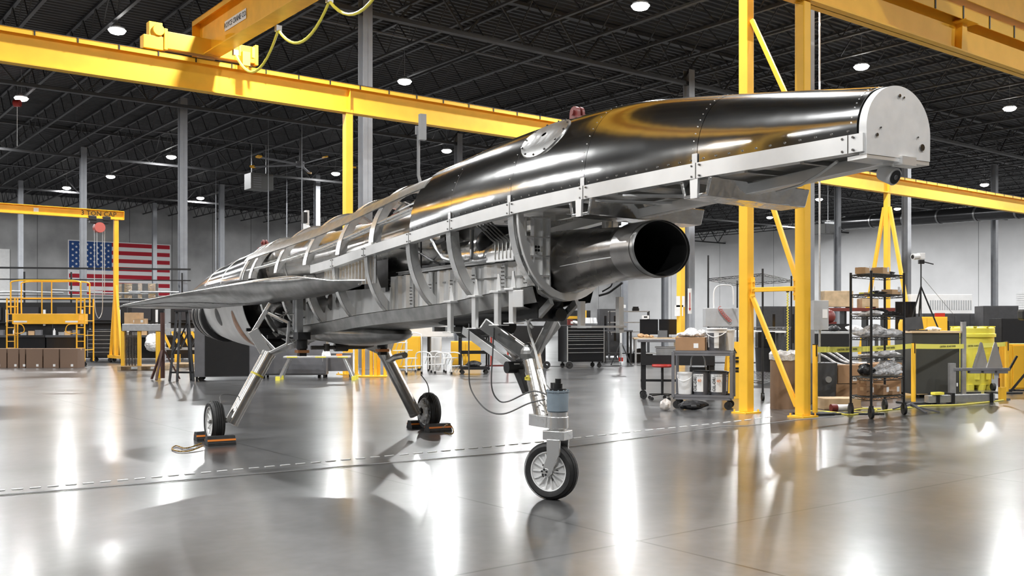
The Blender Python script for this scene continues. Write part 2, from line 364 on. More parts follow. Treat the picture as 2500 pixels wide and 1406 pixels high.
ycol(12.0, 22.4, 6.75, 'single yellow runway column behind the aircraft ribs', .2)
ycol(24.4, 22.4, 6.75, 'yellow runway column standing behind the intake lip', .2)
t = ycol(36.7, 22.4, 6.75, 'yellow runway column with two slanted braces, behind the wire shelf rack', .2)
for sgn in (-1, 1):
    m = MB(); m.bar((0, sgn * 1.25, .05), (0, sgn * .12, 6.1), .12, .12); m.build('slanted_brace', YEL, t, smooth=False)
ycol(12.0, -6.5, 6.75, 'yellow runway column behind the photographer', .2)
t = thing('lattice_column', 'tall yellow twin-post lattice column carrying the near runway beam', 'crane column', at(1960, 1018), 0)
PA = at(1960, 1018); PB = at(1822, 1008.5); dB = PB - PA
for p in (Vector((0, 0, 0)), dB):
    m = MB(); s = .155; m.box(-s / 2, s / 2, -s / 2, s / 2, .02, 5.68 if p.length < .1 else 6.3); o = m.build('post', YEL, t, loc=p, rz=EROT, smooth=False, bevel=.014)
    m = MB(); m.box(-.17, .17, -.13, .13, 0, .022)
    for x in (-1, 1):
        for y in (-1, 1): m.cyl((x * .14, y * .1, 0), (x * .14, y * .1, .055), .013, n=6)
    m.build('base_plate', YEL, t, loc=p, rz=EROT, smooth=False)
dn = dB.normalized(); q0 = dn * .09; q1 = dB - dn * .09
for za, zb in ((.14, 1.68), (1.88, 3.85), (4.1, 5.6)):
    m = MB(); m.bar(q0 + Vector((0, 0, za)), q1 + Vector((0, 0, zb)), .06, .06); m.build('diagonal_brace', YEL, t, smooth=False, bevel=.006)
for z in (1.76, 3.97):
    m = MB(); m.bar(q0 + Vector((0, 0, z)), q1 + Vector((0, 0, z)), .05, .065); m.build('horizontal_brace', YEL, t, smooth=False, bevel=.006)
    for q, k in ((q0, 1), (q1, -1)):
        m = MB(); m.bar(q + Vector((0, 0, z - .16)), q + Vector((0, 0, z + .18)), .014, .09, up=dn)
        for zz in (-.08, .02, .12): m.cyl(q + dn * k * .03 + Vector((-.02, -.03, z + zz)), q + dn * k * .03 + Vector((.01, .02, z + zz)), .018, n=8)
        m.build('gusset_plate', YEL, t, smooth=False)
l3 = thing('lattice_column', 'yellow lattice column left of the frame under the near runway beam', 'crane column', G(-1.1, 8.2, 0), EROT)
MB().box(-.08, .08, -.08, .08, 0, 5.68).build('post', YEL, l3, smooth=False); MB().box(-.08, .08, .8, .96, 0, 5.68).build('post', YEL, l3, smooth=False)
dup_t = thing('lattice_column', 'yellow lattice column right of the frame under the near runway beam', 'crane column', G(30.5, 8.2, 0), EROT)
MB().box(-.08, .08, -.08, .08, 0, 5.68).build('post', YEL, dup_t, smooth=False)
# end truck over the near runway
t = thing('crane_end_truck', 'orange-yellow crane end truck on the near runway beam, top right corner', 'crane', G(11.7, 8.2, z2 + .05), EROT)
m = MB(); m.box(0, 9, -.14, .14, .1, .62); m.build('truck_beam', YELD, t, smooth=False, bevel=.01)
m = MB()
for x in (.5, 8.4): m.cyl((x, -.06, .11), (x, .06, .11), .11, n=20)
m.build('wheel', BLK, t); m = MB()
for z in (.72, .8, .88): m.cyl((0, -.2, z), (9, -.2, z), .012, n=6)
m.build('conductor_bar', RED, t)
m = MB(); m.box(.5, 1.1, -14, .5, .66, 1.35); m.build('bridge_girder', YELD, t, smooth=False)
# bridge crane on the long runway
GA = 9.75 * .98 - .12
t = thing('bridge_crane', 'yellow overhead bridge crane reaching from the long runway toward the top of the picture', 'crane', G(8.1, 22.4, z1 + .05), EROT)
m = MB(); m.box(-.8, 1.4, -.13, .13, .06, .45)
for x in (-.8, 1.35): m.box(x, x + .08, -.16, .16, .02, .5)
m.box(-1.25, -.8, -.13, .13, .0, .30); m.build('end_truck', YEL, t, smooth=False, bevel=.012)
m = MB(); m.cyl((-.92, -.16, .44), (-.92, .16, .44), .13, n=20); m.box(-1.12, -.82, -.1, .1, .2, .62); m.build('drive_motor', YEL, t, bevel=.01)
m = MB()
for x in (-1.1, 1.2): m.cyl((x, -.05, .1), (x, .05, .1), .1, n=20)
m.build('wheel', BLK, t)
m = MB(); gx = .3; m.box(gx - .2, gx + .2, -31.0, .6, .07, .095); m.box(gx - .012, gx + .012, -31.0, .6, .08, 1.0); m.box(gx - .2, gx + .2, -31.0, .6, .98, 1.0); m.box(gx - .2, gx - .19, -31, .6, .88, 1.0); m.box(gx + .19, gx + .2, -31, .6, .88, 1.0)
m.box(gx - .2, gx + .2, .59, .605, .07, 1.0)
gd = m.build('girder', YELD, t, smooth=False)
m = MB(); m.box(gx - .03, gx - .02, -2.2, -1.0, .42, .64); sg = m.build('maker_sign', WHT, gd, smooth=False); sg['label'] = 'white maker sign with black lettering'
text('sign_lettering', 'ROYCE CRANE CO.', .17, BLK, gd, (gx - .034, -1.6, .53), (pi / 2, 0, -pi / 2), squeeze=.84)
m = MB()
for k in range(9):
    y0 = -.9 - k * 2.3; pts = [(gx + .26, y0 - 2.3 * s / 12, -.02 - (.5 if k else .62) * (1 - (2 * s / 12 - 1)**2)) for s in range(13)]; m.tube(pts, .03, 6)
m.build('festoon_cable', LEM, t)
for k in range(9): MB().box(gx + .2, gx + .32, -.95 - k * 2.3, -.85 - k * 2.3, -.05, .07).build('cable_trolley', GALV, t, smooth=False)
m = MB(); m.box(gx + .6, gx + .78, -.5, -.3, -.12, .2); m.box(gx + .85, gx + .92, -.45, -.35, .1, .35); m.box(gx + .55, gx + .58, -.42, -.38, .1, .46); m.build('limit_switch_box', LEM, t, smooth=False)
# ---------------------------------------------------------------- the aircraft (x forward, y to port, z up; origin on the floor between the main wheels)
AC = thing('aircraft', 'unfinished bare-metal aircraft fuselage with open ribs standing on three wheels', 'aircraft', (-2.095, 11.16, 0), atan2(-.862, .507))
W = smooth_tab([(7.65, .217), (6.6, .30), (5.7, .37), (4.9, .43), (4.0, .48), (3.3, .50), (2.4, .515), (1.6, .52), (.7, .52), (-.3, .52), (-1.4, .515), (-2.6, .49), (-4.3, .39), (-5.6, .26)])
ZR = smooth_tab([(7.65, 2.04), (6.6, 2.045), (5.7, 2.035), (4.9, 2.015), (4.0, 1.97), (3.3, 1.925), (2.4, 1.87), (1.6, 1.815), (.7, 1.775), (-.3, 1.74), (-1.4, 1.72), (-4.5, 1.70), (-6, 1.68)])
ZT = smooth_tab([(7.65, 2.355), (6.6, 2.53), (5.75, 2.65), (5.0, 2.675), (4.3, 2.655), (3.6, 2.605), (2.8, 2.565), (2.1, 2.525), (.7, 2.455), (-.5, 2.405), (-1.5, 2.355), (-2.6, 2.25), (-4.3, 2.125), (-5.6, 1.95)])
ZB = smooth_tab([(5.2, 1.43), (4.9, 1.42), (3.6, 1.32), (2.0, 1.21), (.8, 1.12), (-.6, 1.04), (-2.0, .955), (-3.5, 1.0), (-5.2, 1.16)])
SH = .11
def up(t, a, off=0):                     # upper contour, a = 0 starboard side, 90 ridge, 180 port
    w_ = W(t) + off; z0 = ZR(t) + SH; pe = 1.0 + .35 * min(1, max(0, (3.2 - t) / 2.2)); return Vector((t, -w_ * cos(R(a)), z0 + (ZT(t) - z0 + off) * max(0, sin(R(a)))**pe))
def lo(t, a, off=0):                     # lower contour, a = 0 starboard, 90 keel, 180 port
    w_ = W(t) + off; z0 = ZR(t); return Vector((t, -w_ * cos(R(a)), z0 - (z0 - ZB(t) + off) * sin(R(a))))
def frame_arch(f, t, a0, a1, depth, fl, n=28, th=.008):      # C-section frame: web plate plus outer flange
    m = MB(); A = [a0 + (a1 - a0) * i / n for i in range(n + 1)]
    for x in (-th / 2, th / 2):
        rows = [[f(t, a, -.004) + Vector((x, 0, 0)) for a in A], [f(t, a, -depth) + Vector((x, 0, 0)) for a in A]]; m.grid(rows)
    for d in (.004, .010): m.grid([[f(t, a, -d) + Vector((-fl, 0, 0)) for a in A], [f(t, a, -d) + Vector((fl * .25, 0, 0)) for a in A]])
    for d in (depth - .004, depth): m.grid([[f(t, a, -d) + Vector((-fl * .6, 0, 0)) for a in A], [f(t, a, -d) + Vector((th / 2, 0, 0)) for a in A]])
    return m
# skin panels from the nose back to the first open rib
cuts = [7.62, 6.62, 5.66, 4.86, 4.04, 3.34]
SKN = []
for i in range(5):
    t1, t0 = cuts[i], cuts[i + 1] + .004; m = MB(); nt_ = 10; rows = []
    A = [-1] + [x * 180 / 40 for x in range(41)] + [181]
    for k in range(nt_ + 1):
        t = t0 + (t1 - t0) * k / nt_ ; o = .004; row = []
        for a in A:
            if a == -1: row.append(Vector((t, -(W(t) + o), ZR(t) + .075)))
            elif a == 181: row.append(Vector((t, W(t) + o, ZR(t) + .075)))
            else: row.append(up(t, a, o))
        rows.append(row)
    o = m.grid(rows).build('skin_panel', SKIN, AC, solid=.004, ang=1.2); SKN.append(o)
    m = MB(); n = int((t1 - t0) / .085)
    for k in range(n):
        t = t0 + (t1 - t0) * (k + .5) / n
        for s in (-1, 1): m.cyl((t, s * (W(t) + .004), ZR(t) + .103), (t, s * (W(t) + .013), ZR(t) + .103), .0075, .005, n=6)
    m.build('rivet_row', STEEL, o, smooth=False)
    m = MB()
    for k in range(26):
        a = 8 + 164 * k / 25; p = up(t1 - .03, a, .006); q = up(t1 - .03, a, .010); m.cyl(p, q, .004, n=5)
    m.build('rivet_seam', ALU, o, smooth=False)
# bright edge strip that carries the skin (visible as pale rail) both sides, with butt joints
for s in (-1, 1):
    m = MB(); ts = [7.66 - i * .1 for i in range(1 + int((7.66 - .9) / .1))]
    def ring4(t):
        y = s * (W(t) + .002); z = ZR(t); return [Vector((t, y, z)), Vector((t, y + s * .014, z)), Vector((t, y + s * .014, z + .084)), Vector((t, y, z + .084))]
    rows = [ring4(t) for t in ts]; m.grid(rows, True); m.add(rows[0], [(0, 1, 2, 3)]); m.add(rows[-1], [(3, 2, 1, 0)])
    for z_ in (0, ):
        m.grid([[Vector((t, s * (W(t) - .06), ZR(t) + .002)) for t in ts], [Vector((t, s * (W(t) + .004), ZR(t) + .002)) for t in ts]])
    o = m.build('longeron_rail', ALUW, AC, smooth=True); m = MB()
    for t in (7.58, 6.62, 5.66, 4.86, 4.04, 3.34, 2.4, 1.6):
        for dt in (-.03, .03):
            for dz in (.012, .07): m.cyl((t + dt, s * (W(t) + .014), ZR(t) + dz), (t + dt, s * (W(t) + .022), ZR(t) + dz), .006, n=6)
        m.box(t - .002, t + .002, s * (W(t) + .016) - .002, s * (W(t) + .016) + .002, ZR(t), ZR(t) + .084)
    m.build('joint_bolts', STEEL, o, smooth=False)
    for t in (6.62, 5.66, 4.86, 4.04):
        m = MB(); y = s * (W(t) + .012); m.box(t - .03, t + .012, min(y, y + s * .003), max(y, y + s * .003), ZR(t) + .084, ZR(t) + .135); m.build('splice_plate', ALU, o, smooth=False)
# flat nose bulkhead
m = MB(); t = 7.66; A = [i * 180 / 36 for i in range(37)]
poly = [(-(W(t) + .004), ZR(t) - .012)] + [((-(W(t) + .006) * cos(R(a))), ZR(t) + SH + (ZT(t) - ZR(t) - SH + .006) * sin(R(a))) for a in A] + [(W(t) + .004, ZR(t) - .012)]
m.prism(poly, (t - .03, 0, 0), (t + .012, 0, 0), (0, 1, 0), (0, 0, 1)); nb = m.build('nose_bulkhead', mat('white_primed_plate', (.72, .72, .71), .5, .3, noise=(9, .08)), AC, ang=.5)
m = MB()
for y, z, r in ((-.155, 2.12, .008), (-.13, 2.155, .004), (.16, 2.09, .016), (.13, 2.135, .004), (0, 2.335 - .02, .008), (.03, 2.31, .005)): m.cyl((t + .010, y, z), (t + .018, y, z), r, n=10)
m.build('bolt', STEEL, nb)
m = MB(); m.box(t - .10, t + .01, -.218, .218, ZR(t) - .03, ZR(t) - .012); m.box(t - .02, t + .03, .0, .10, ZR(t) - .045, ZR(t) - .005); m.build('lower_lip', ALUW, nb, smooth=False)
# oval access cover
def oval(off, s_):
    n = 36; return [up(5.07 + .235 * s_ * cos(2 * pi * k / n), 47 + 20 * s_ * sin(2 * pi * k / n), off) for k in range(n)]
m = MB(); m.grid([oval(.004, 1.04), oval(.018, 1.0), oval(.02, .93), oval(.024, .5), oval(.022, .1)], True); oc = m.build('access_cover', ALUD, AC)
m = MB()
for k in range(12): p = up(5.07 + .22 * cos(2 * pi * k / 12), 47 + 18.5 * sin(2 * pi * k / 12), .016); q = up(5.07 + .22 * cos(2 * pi * k / 12), 47 + 18.5 * sin(2 * pi * k / 12), .027); m.cyl(p, q, .007, n=6)
m.build('screw', STEEL, oc)
# lifting lugs
for t in (5.0, -2.55):
    z = ZT(t) + (.05 if t < 0 else -.01); m = MB(); n = 10; poly = [(-.055, 0), (-.05, .07)] + [(-.05 * cos(pi * i / n), .07 + .045 * sin(pi * i / n)) for i in range(n + 1)] + [(.055, 0)]
    m.prism(poly, (t, -.012, z), (t, .012, z), (1, 0, 0), (0, 0, 1)); m.prism(poly, (t, .03, z), (t, .05, z), (1, 0, 0), (0, 0, 1)); m.box(t - .1, t + .1, -.05, .07, z - .01, z + .012)
    m.cyl((t, -.03, z + .07), (t, .07, z + .07), .02, n=10); m.build('lifting_lug', DRED, AC)['label'] = 'dark red lifting lug'
# open ribs: upper arches and lower rings
UPT = [2.55, 1.72, .74, -.28, -1.35, -1.75]
for t in UPT: frame_arch(up, t, 0, 180, .085, .085).build('upper_frame', ALU, AC)
for t in [4.86, 4.0, 3.3, 2.42, 1.6, .75, -.1, -.95]:
    frame_arch(lo, t, 0, 180, .075 if t > 4.5 else .085, .06).build('lower_frame', ALU, AC)
# shoulder longerons, ridge strip and roof stringers of the open section
ts = [3.4 - i * .15 for i in range(int((3.4 + 2.0) / .15) + 1)]
for s in (0, 1):
    m = MB(); a0, a1 = (37, 50) if s == 0 else (146, 158)
    m.grid([[up(t, a0, -.001) for t in ts], [up(t, (a0 + a1) / 2, .003) for t in ts], [up(t, a1, -.001) for t in ts]])
    m.build('shoulder_longeron', ALUD, AC, solid=.012)
for a in (20, 160):
    m = MB(); m.tube([up(t, a, -.02) for t in ts], .012, 6); m.build('stringer', ALU, AC)
# tail fairing (upper) and nacelle skin (lower)
m = MB(); ts2 = [-1.78 - i * .29 for i in range(14)]
rows = []
for i, t in enumerate(ts2): rows.append([up(t, a, .004 + (.006 if i in (4, 8) else 0)) for a in [x * 6 for x in range(31)]])
tf = m.grid(rows).build('tail_fairing', SKIN, AC, solid=.005, ang=1.2)
m = MB()
for t in (-1.82, -2.9, -4.05): m.tube([up(t, a, .006) for a in range(0, 181, 6)], .008, 5)
m.build('seam_strip', ALU, tf)
def nac(t, a, off=0): return lo(t, a, off)
m = MB(); tl = [-1.75 - i * .25 for i in range(12)]
m.grid([[nac(t, a, .004) for a in range(-6, 187, 6)] for t in tl]); na = m.build('nacelle_skin', ALUW, AC, solid=.006, ang=1.2)
for tc, ac, rt, ra, mm, nm in ((-3.35, 28, .16, 11, BLK, 'vent_opening'), (-2.35, 46, .13, 26, COP, 'copper_stained_patch')):
    m = MB(); n = 28; el = lambda s_, off: [nac(tc + rt * s_ * cos(2 * pi * k / n), ac + ra * s_ * sin(2 * pi * k / n), off) for k in range(n)]
    m.grid([el(1, .012), el(.8, .016), el(.6, .022), el(.3, .026), el(.02, .026)], True); m.build(nm, mm, na)
# engine and its nozzle rings
m = MB(); zc = 1.50
m.lathe([(.30, 1.2), (.32, .6), (.30, -.6), (.33, -1.6), (.34, -3.2), (.33, -4.6), (.30, -5.3)], c=(0, 0, zc), axis=(1, 0, 0), n=32); en = m.build('engine_casing', STEEL, AC)
for t, r, mm in ((-4.45, .40, BLK), (-4.6, .385, ALUD), (-4.75, .38, BLK), (-4.95, .36, STEEL), (-5.15, .35, BLK), (-5.3, .33, STEEL)):
    m = MB(); m.lathe([(r, -.045), (r + .015, -.03), (r + .015, .03), (r, .045), (r - .06, .045), (r - .06, -.045), (r, -.045)], c=(t, 0, 1.42), axis=(1, 0, 0), n=36); m.build('nozzle_ring', mm, en)
# wings: lofted from root to tip
WS = [(.45, 2.3, 1.665, -4.05, 1.60, .22), (.60, 1.75, 1.68, -4.0, 1.56, .26), (.72, 1.15, 1.735, -3.85, 1.53, .30), (.81, .35, 1.735, -3.7, 1.50, .28), (1.0, -.80, 1.70, -3.5, 1.485, .17), (1.4, -1.57, 1.62, -3.2, 1.48, .07), (1.79, -2.55, 1.515, -2.98, 1.495, .028)]
CH_ = [1, .93, .8, .6, .4, .22, .10, .03, 0]
for s in (-1, 1):
    m = MB(); rows = []
    for sp, tL, zL, tT, zT_, th in WS:
        row = []
        for sgn in (1, -1):
            cs = CH_ if sgn > 0 else CH_[::-1][1:-1]
            for c in cs:
                x = tL + (tT - tL) * c; z = zL + (zT_ - zL) * c; h = th * 1.9 * (c**.55) * (1 - c) if c > 0 else 0
                row.append(Vector((x, s * sp, z + sgn * h * (.35 if sgn > 0 else .75))))
        rows.append(row)
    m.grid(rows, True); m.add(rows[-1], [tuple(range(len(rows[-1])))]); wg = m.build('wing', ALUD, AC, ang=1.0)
    m = MB(); m.tube([Vector((r[1], s * r[0], r[2])) for r in WS], .005, 6); m.build('leading_edge_strip', ALU, wg)
    m = MB()
    for c in (.35, .62):
        m.tube([Vector((r[1] + (r[3] - r[1]) * c, s * r[0], r[2] + (r[4] - r[2]) * c - r[5] * 1.9 * c**.55 * (1 - c) * .75 - .002)) for r in WS[2:]], .003, 4)
    m.build('panel_seam', STEEL, wg)
def SL(t): return W(t) * math.sqrt(max(.05, 1 - ((ZR(t) - ZL(t)) / (ZR(t) - ZB(t)))**2))
# box structure between the ribs: side panels, decks, lower longerons
def strip(t0, t1, y, zlo, zhi, pitch, amp, n=None):      # corrugated wall
    m = MB(); xs = []; x = t0; yy = (y if callable(y) else (lambda q: y))
    while x < t1: xs += [(x, 0), (x + pitch * .25, amp), (x + pitch * .5, amp), (x + pitch * .75, 0)]; x += pitch
    xs.append((t1, 0)); return m.grid([[Vector((x, yy(x) + d, zlo(x))) for x, d in xs], [Vector((x, yy(x) + d, zhi(x))) for x, d in xs]])
ZL = smooth_tab([(5.4, 1.56), (5.1, 1.54), (4.3, 1.487), (3.6, 1.432), (1.9, 1.355), (.9, 1.285), (.2, 1.25), (-1.2, 1.2)])     # top edge of lower longeron
for s in (-1, 1):
    yf = (lambda q, s=s: s * (SL(q) - .035))
    m = strip(2.45, 4.84, yf, lambda t: ZL(t) - .01, lambda t: 1.70 + .012 * (t - 3), .155, s * -.018); sp_ = m.build('side_panel', ALUW, AC, solid=.004, ang=.3)
    m = MB()
    for t in (4.72, 4.42, 3.98, 3.62, 3.25, 2.9):
        y = yf(t); MB().box(t - .025, t + .025, y + s * .012 - .006, y + s * .012 + .006, ZL(t), 1.70).build('stiffener', ALU, sp_, smooth=False)
    m = MB()
    for t in (4.72, 4.42, 3.98, 3.62, 3.25, 2.9):
        y = yf(t)
        for k in range(6):
            for dx in (-.012, .012): m.cyl((t + dx, y + s * .016, ZL(t) + .04 + k * .028), (t + dx, y + s * .026, ZL(t) + .04 + k * .028), .005, n=5)
    m.build('bolt_row', STEEL, sp_, smooth=False)
    m = strip(.0, 2.45, (lambda q, s=s: s * (SL(q) - .03)), lambda t: ZL(t) - .01, lambda t: 1.60, .21, s * -.014); m.build('side_panel', ALUW, AC, solid=.004, ang=.3)
    m = strip(1.2, 2.5, s * .47, lambda t: 1.63, lambda t: ZR(t), .085, s * -.016); m.build('side_panel', ALU, AC, solid=.004, ang=.3)
    m = MB(); tt = [4.86 - i * .2 for i in range(29)]
    rows = [[Vector((t, s * (SL(t) - .01), ZL(t))), Vector((t, s * (SL(t) + .015), ZL(t))), Vector((t, s * (SL(t) - .02), ZL(t) - .11)), Vector((t, s * (SL(t) - .045), ZL(t) - .11))] for t in tt]
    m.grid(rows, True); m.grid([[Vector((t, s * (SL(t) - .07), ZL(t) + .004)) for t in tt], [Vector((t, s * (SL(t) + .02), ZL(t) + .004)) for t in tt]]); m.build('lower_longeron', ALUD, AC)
    m = MB(); m.grid([[Vector((t, s * .28, 1.705 + .012 * (t - 3) + d)) for t in (2.6, 4.84)] for d in (0, .022)]); m.grid([[Vector((t, s * e, 1.727 + .012 * (t - 3))) for t in (2.6, 4.84)] for e in (.22, .30)]); m.build('deck_edge', ALU, AC, solid=.004)
m = MB(); m.box(2.6, 4.84, -.24, .24, 1.60, 1.612); m.build('equipment_deck', ALUD, AC, smooth=False)
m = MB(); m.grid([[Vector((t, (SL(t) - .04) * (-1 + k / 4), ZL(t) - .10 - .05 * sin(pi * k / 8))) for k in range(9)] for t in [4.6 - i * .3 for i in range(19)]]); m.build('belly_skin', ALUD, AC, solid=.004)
# belly blisters
for tc, hw, ln, z0, mm in ((.95, .33, 1.15, 1.17, ALUD), (3.3, .22, 1.3, 1.34, BLK)):
    m = MB(); m.ball((tc, 0, z0), 1, 24, 12, (ln, hw, .13 if mm is ALUD else .09)); m.build('belly_blister', mm, AC)
# pocketed machined quarter bulkhead at the first ring
m = MB(); t = 4.90
def pk(y0, y1, z0, z1): m.box(t - .004, t + .0, y0, y1, z0, z1)
zs = [2.0, 1.865, 1.735, 1.60, 1.50]; ys = [-.155, -.215, -.285, -.35]
import builtins
for i in range(4):
    yo = min(.40, W(t) * math.sqrt(max(0, 1 - ((ZR(t) - (zs[i] + zs[i + 1]) / 2) / (ZR(t) - ZB(t)))**2)) - .03) if i else .30
    m.box(t - .006, t, -yo, -.155, zs[i + 1], zs[i]); m.box(t - .006, t + .022, -yo, -.15, zs[i] - .008, zs[i] + .004)
for y in ys:
    zl = ZR(t) - (ZR(t) - ZB(t)) * math.sqrt(max(0, 1 - (y / W(t))**2)) + .06
    m.box(t, t + .022, y - .005, y + .005, max(zl, 1.48), 2.0)
qb = m.build('machined_bulkhead', ALUW, AC, smooth=False, bevel=.002); m = MB()
for dy in (-.012, .012):
    for dz in (-.012, .012): m.cyl((t, -.25 + dy, 1.785 + dz), (t + .006, -.25 + dy, 1.785 + dz), .009, n=10)
m.build('hole_cluster', BLK, qb)
m = MB(); m.box(t + .0, t + .018, -.20, -.11, 1.99, 2.04); m.box(t - .3, t, -.34, -.30, 1.98, 2.0); m.build('bracket', ALU, AC, smooth=False)
m = frame_arch(lo, 4.93, 0, 180, .05, .02); m.build('front_ring', ALUW, AC)
# intake duct
m = MB(); zc = 1.725; hw, hh = .217, .168
KH = smooth_tab([(6, 1), (5.6, 1.02), (5.3, 1.10), (5.0, 1.2), (4.6, 1.25), (3.5, 1.1)])
KW = smooth_tab([(6, 1), (5.6, .98), (5.3, .86), (5.05, .70), (4.7, .64), (3.5, .62)])
def ell(t, a, k=1.0, z=zc, kk=1.0): return Vector((t, hw * k * KW(t) * cos(a), z + hh * k * KH(t) * sin(a)))
n = 44; prof = [(5.93, 1.0), (5.935, 1.03), (5.92, 1.045), (5.72, 1.035), (5.715, .985), (5.6, 1.0), (5.35, 1.03), (5.1, 1.06), (4.8, 1.08), (4.2, 1.05), (3.6, .95)]
m.grid([[ell(t_, 2 * pi * k / n, r_, zc - .02 * (5.93 - t_)) for k in range(n)] for t_, r_ in prof], True)
idt = m.build('intake_duct', STEEL, AC, ang=1.0)
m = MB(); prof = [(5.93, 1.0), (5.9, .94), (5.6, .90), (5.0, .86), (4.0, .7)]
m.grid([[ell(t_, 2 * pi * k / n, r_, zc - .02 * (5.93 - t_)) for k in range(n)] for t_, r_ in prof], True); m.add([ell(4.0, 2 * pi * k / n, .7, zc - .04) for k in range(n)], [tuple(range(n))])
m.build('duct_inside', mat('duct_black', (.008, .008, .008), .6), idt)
m = MB(); m.grid([[ell(5.94, 2 * pi * k / n, 1.0) for k in range(n)], [ell(5.955, 2 * pi * k / n, 1.015) for k in range(n)], [ell(5.945, 2 * pi * k / n, 1.05) for k in range(n)], [ell(5.90, 2 * pi * k / n, 1.05) for k in range(n)]], True); m.build('duct_lip', ALUD, idt)
m = MB(); m.grid([[ell(5.915, 2 * pi * k / n, 1.05) for k in range(n)], [ell(5.72, 2 * pi * k / n, 1.043) for k in range(n)]], True); m.build('lip_band', mat('brushed_dark', (.34, .33, .32), .3, 1, noise=(9, .1)), idt, solid=.003)
m = MB(); m.tube([ell(t_, pi + .25, 1.035 if t_ > 5.1 else 1.03, zc - .02 * (5.93 - t_)) for t_ in (5.8, 5.5, 5.2, 4.95)], .0035, 5); m.build('weld_seam', ALUW, idt)
m = MB(); m.lathe([(.001, 1.3), (.10, 1.28), (.17, 1.2), (.185, 1.1), (.185, .3), (.17, -.2), (.17, -1.0), (.001, -1.05)], c=(3.4, 0, 1.78), axis=(1, 0, 0), n=28); m.build('air_tube', SKINB, AC)
# nose underside: cross channels, keel beam and straps
for t, hw_, zz in ((5.62, .385, 2.035), (6.60, .30, 2.045)):
    m = MB(); poly = [(-.13, 0), (-.10, 0), (-.08, -.08), (.08, -.08), (.10, 0), (.13, 0), (.095, -.10), (-.095, -.10)]
    m.prism(poly, (t, -hw_, zz), (t, hw_ + .14, zz - .02), (1, 0, 0), (0, 0, 1)); cc = m.build('cross_channel', SKINB, AC, smooth=False, bevel=.006)
    for y in (-hw_, hw_ + .135):
     m = MB(); m.prism([(-.03, .0), (-.025, -.105), (.03, -.105), (.035, 0)], (t, y - .012, zz), (t, y + .004, zz), (1, 0, 0), (0, 0, 1)); m.build('end_plate', ALUW, cc, smooth=False)
m = MB(); m.prism([(-.035, 0), (.035, 0), (.035, .06), (-.035, .06)], (5.55, .02, 1.925), (7.62, -.01, 2.0), (0, 1, 0), (0, 0, 1)); m.build('keel_beam', ALUW, AC, smooth=False, bevel=.004)
m = MB(); m.bar((5.72, -.33, 2.02), (6.05, .0, 1.99), .07, .012); m.bar((6.0, -.33, 2.02), (6.35, .0, 2.0), .07, .012); m.build('diagonal_strap', ALUW, AC, smooth=False)
m = MB()
for t in (5.2, 5.95, 6.3, 6.95, 7.3): m.box(t - .012, t + .012, -W(t) + .01, W(t) - .01, 2.035, 2.06)
m.grid([[Vector((t, y, 2.10)) for y in (-W(t) + .01, W(t) - .01)] for t in (3.5, 4.5, 5.2, 5.9, 6.4, 7.0, 7.6)]); m.build('under_deck', ALUD, AC, smooth=False)
m = MB(); m.tube([(7.45, -.16, 2.03), (7.3, -.12, 1.99), (7.15, -.08, 1.96), (6.95, -.05, 1.95)], .007, 6); m.tube([(5.2, -.2, 2.0), (5.5, -.25, 1.96), (5.6, -.28, 1.95)], .005, 5); m.build('cable', CABW, AC)
# inspection camera hung beneath the nose is a thing of its own
ncam = thing('security_camera', 'white bullet security camera hanging under the flat nose', 'camera', (0, 0, 0)); ncam.location = AC.matrix_basis @ Vector((0, 0, 0))
# (placed below with its own parts)
# interior: tank, harness, pipes
m = MB(); m.lathe([(.001, 3.25), (.2, 3.2), (.30, 3.05), (.32, 2.8), (.32, -1.3), (.28, -1.6), (.001, -1.7)], c=(0, .04, 1.98), axis=(1, 0, 0), n=36); tk = m.build('fuel_tank', mat('brushed_tank_metal', (.55, .54, .52), .26, 1, noise=(3, .2), bump=(5, .15)), AC)
m = MB()
for t in (2.9, 2.0, 1.1, .2, -.7): m.lathe([(.325, -.02), (.33, 0), (.325, .02)], c=(t, .04, 1.98), axis=(1, 0, 0), n=36)
m.build('tank_band', ALUD, tk)
m = MB(); m.tube([up(3.6 - i * .12, 116 + 2 * sin(i * 1.7), -.10) for i in range(46)], [.010 + .004 * (i % 3 == 0) for i in range(46)], 7); m.tube([up(3.6 - i * .12, 108 + 2 * cos(i * 2.1), -.11) for i in range(46)], .01, 5); m.build('wire_harness', mat('rust_red_harness', (.22, .05, .03), .6), AC)
m = MB()
for a, d, r in ((34, .12, .012), (29, .12, .009), (24, .10, .009)): m.tube([up(3.4 - i * .3, a, -d) for i in range(17)], r, 6)
m.build('fluid_line', ALU, AC)
m = MB(); pts = [up(t, a, -.1) for t, a in ((3.35, 40), (3.1, 52), (2.95, 38), (2.7, 50), (2.62, 36))]
for p, q in zip(pts, pts[1:]): m.bar(p, q, .012, .012)
m.bar(pts[0], pts[2], .012, .012); m.bar(pts[2], pts[4], .012, .012); m.build('truss_brace', ALU, AC, smooth=False)
m = MB()
for k in range(5):
    x = 4.42 + .055 * k; m.tube([(x - .55, -.25, 2.03), (x - .4, -.25, 2.03), (x - .13, -.28, 1.90), (x - .02, -.30, 1.86), (x, -.31, 1.84), (x, -.31, 1.735)], .007, 6)
m.build('hydraulic_tube', ALUD, AC)
m = MB(); m.box(4.28, 4.68, -.31, -.295, 1.72, 1.79); m.build('manifold_plate', WHT, AC, smooth=False)
m = MB(); m.tube([(3.92, -.24, 2.0), (3.92, -.24, 1.80), (3.95, -.26, 1.75), (4.05, -.28, 1.74), (4.3, -.30, 1.745)], .016, 8); m.tube([(3.1, -.2, 2.0), (3.3, -.25, 1.9), (3.5, -.28, 1.80), (3.7, -.28, 1.76)], .012, 6); m.build('hose', GALV, AC)
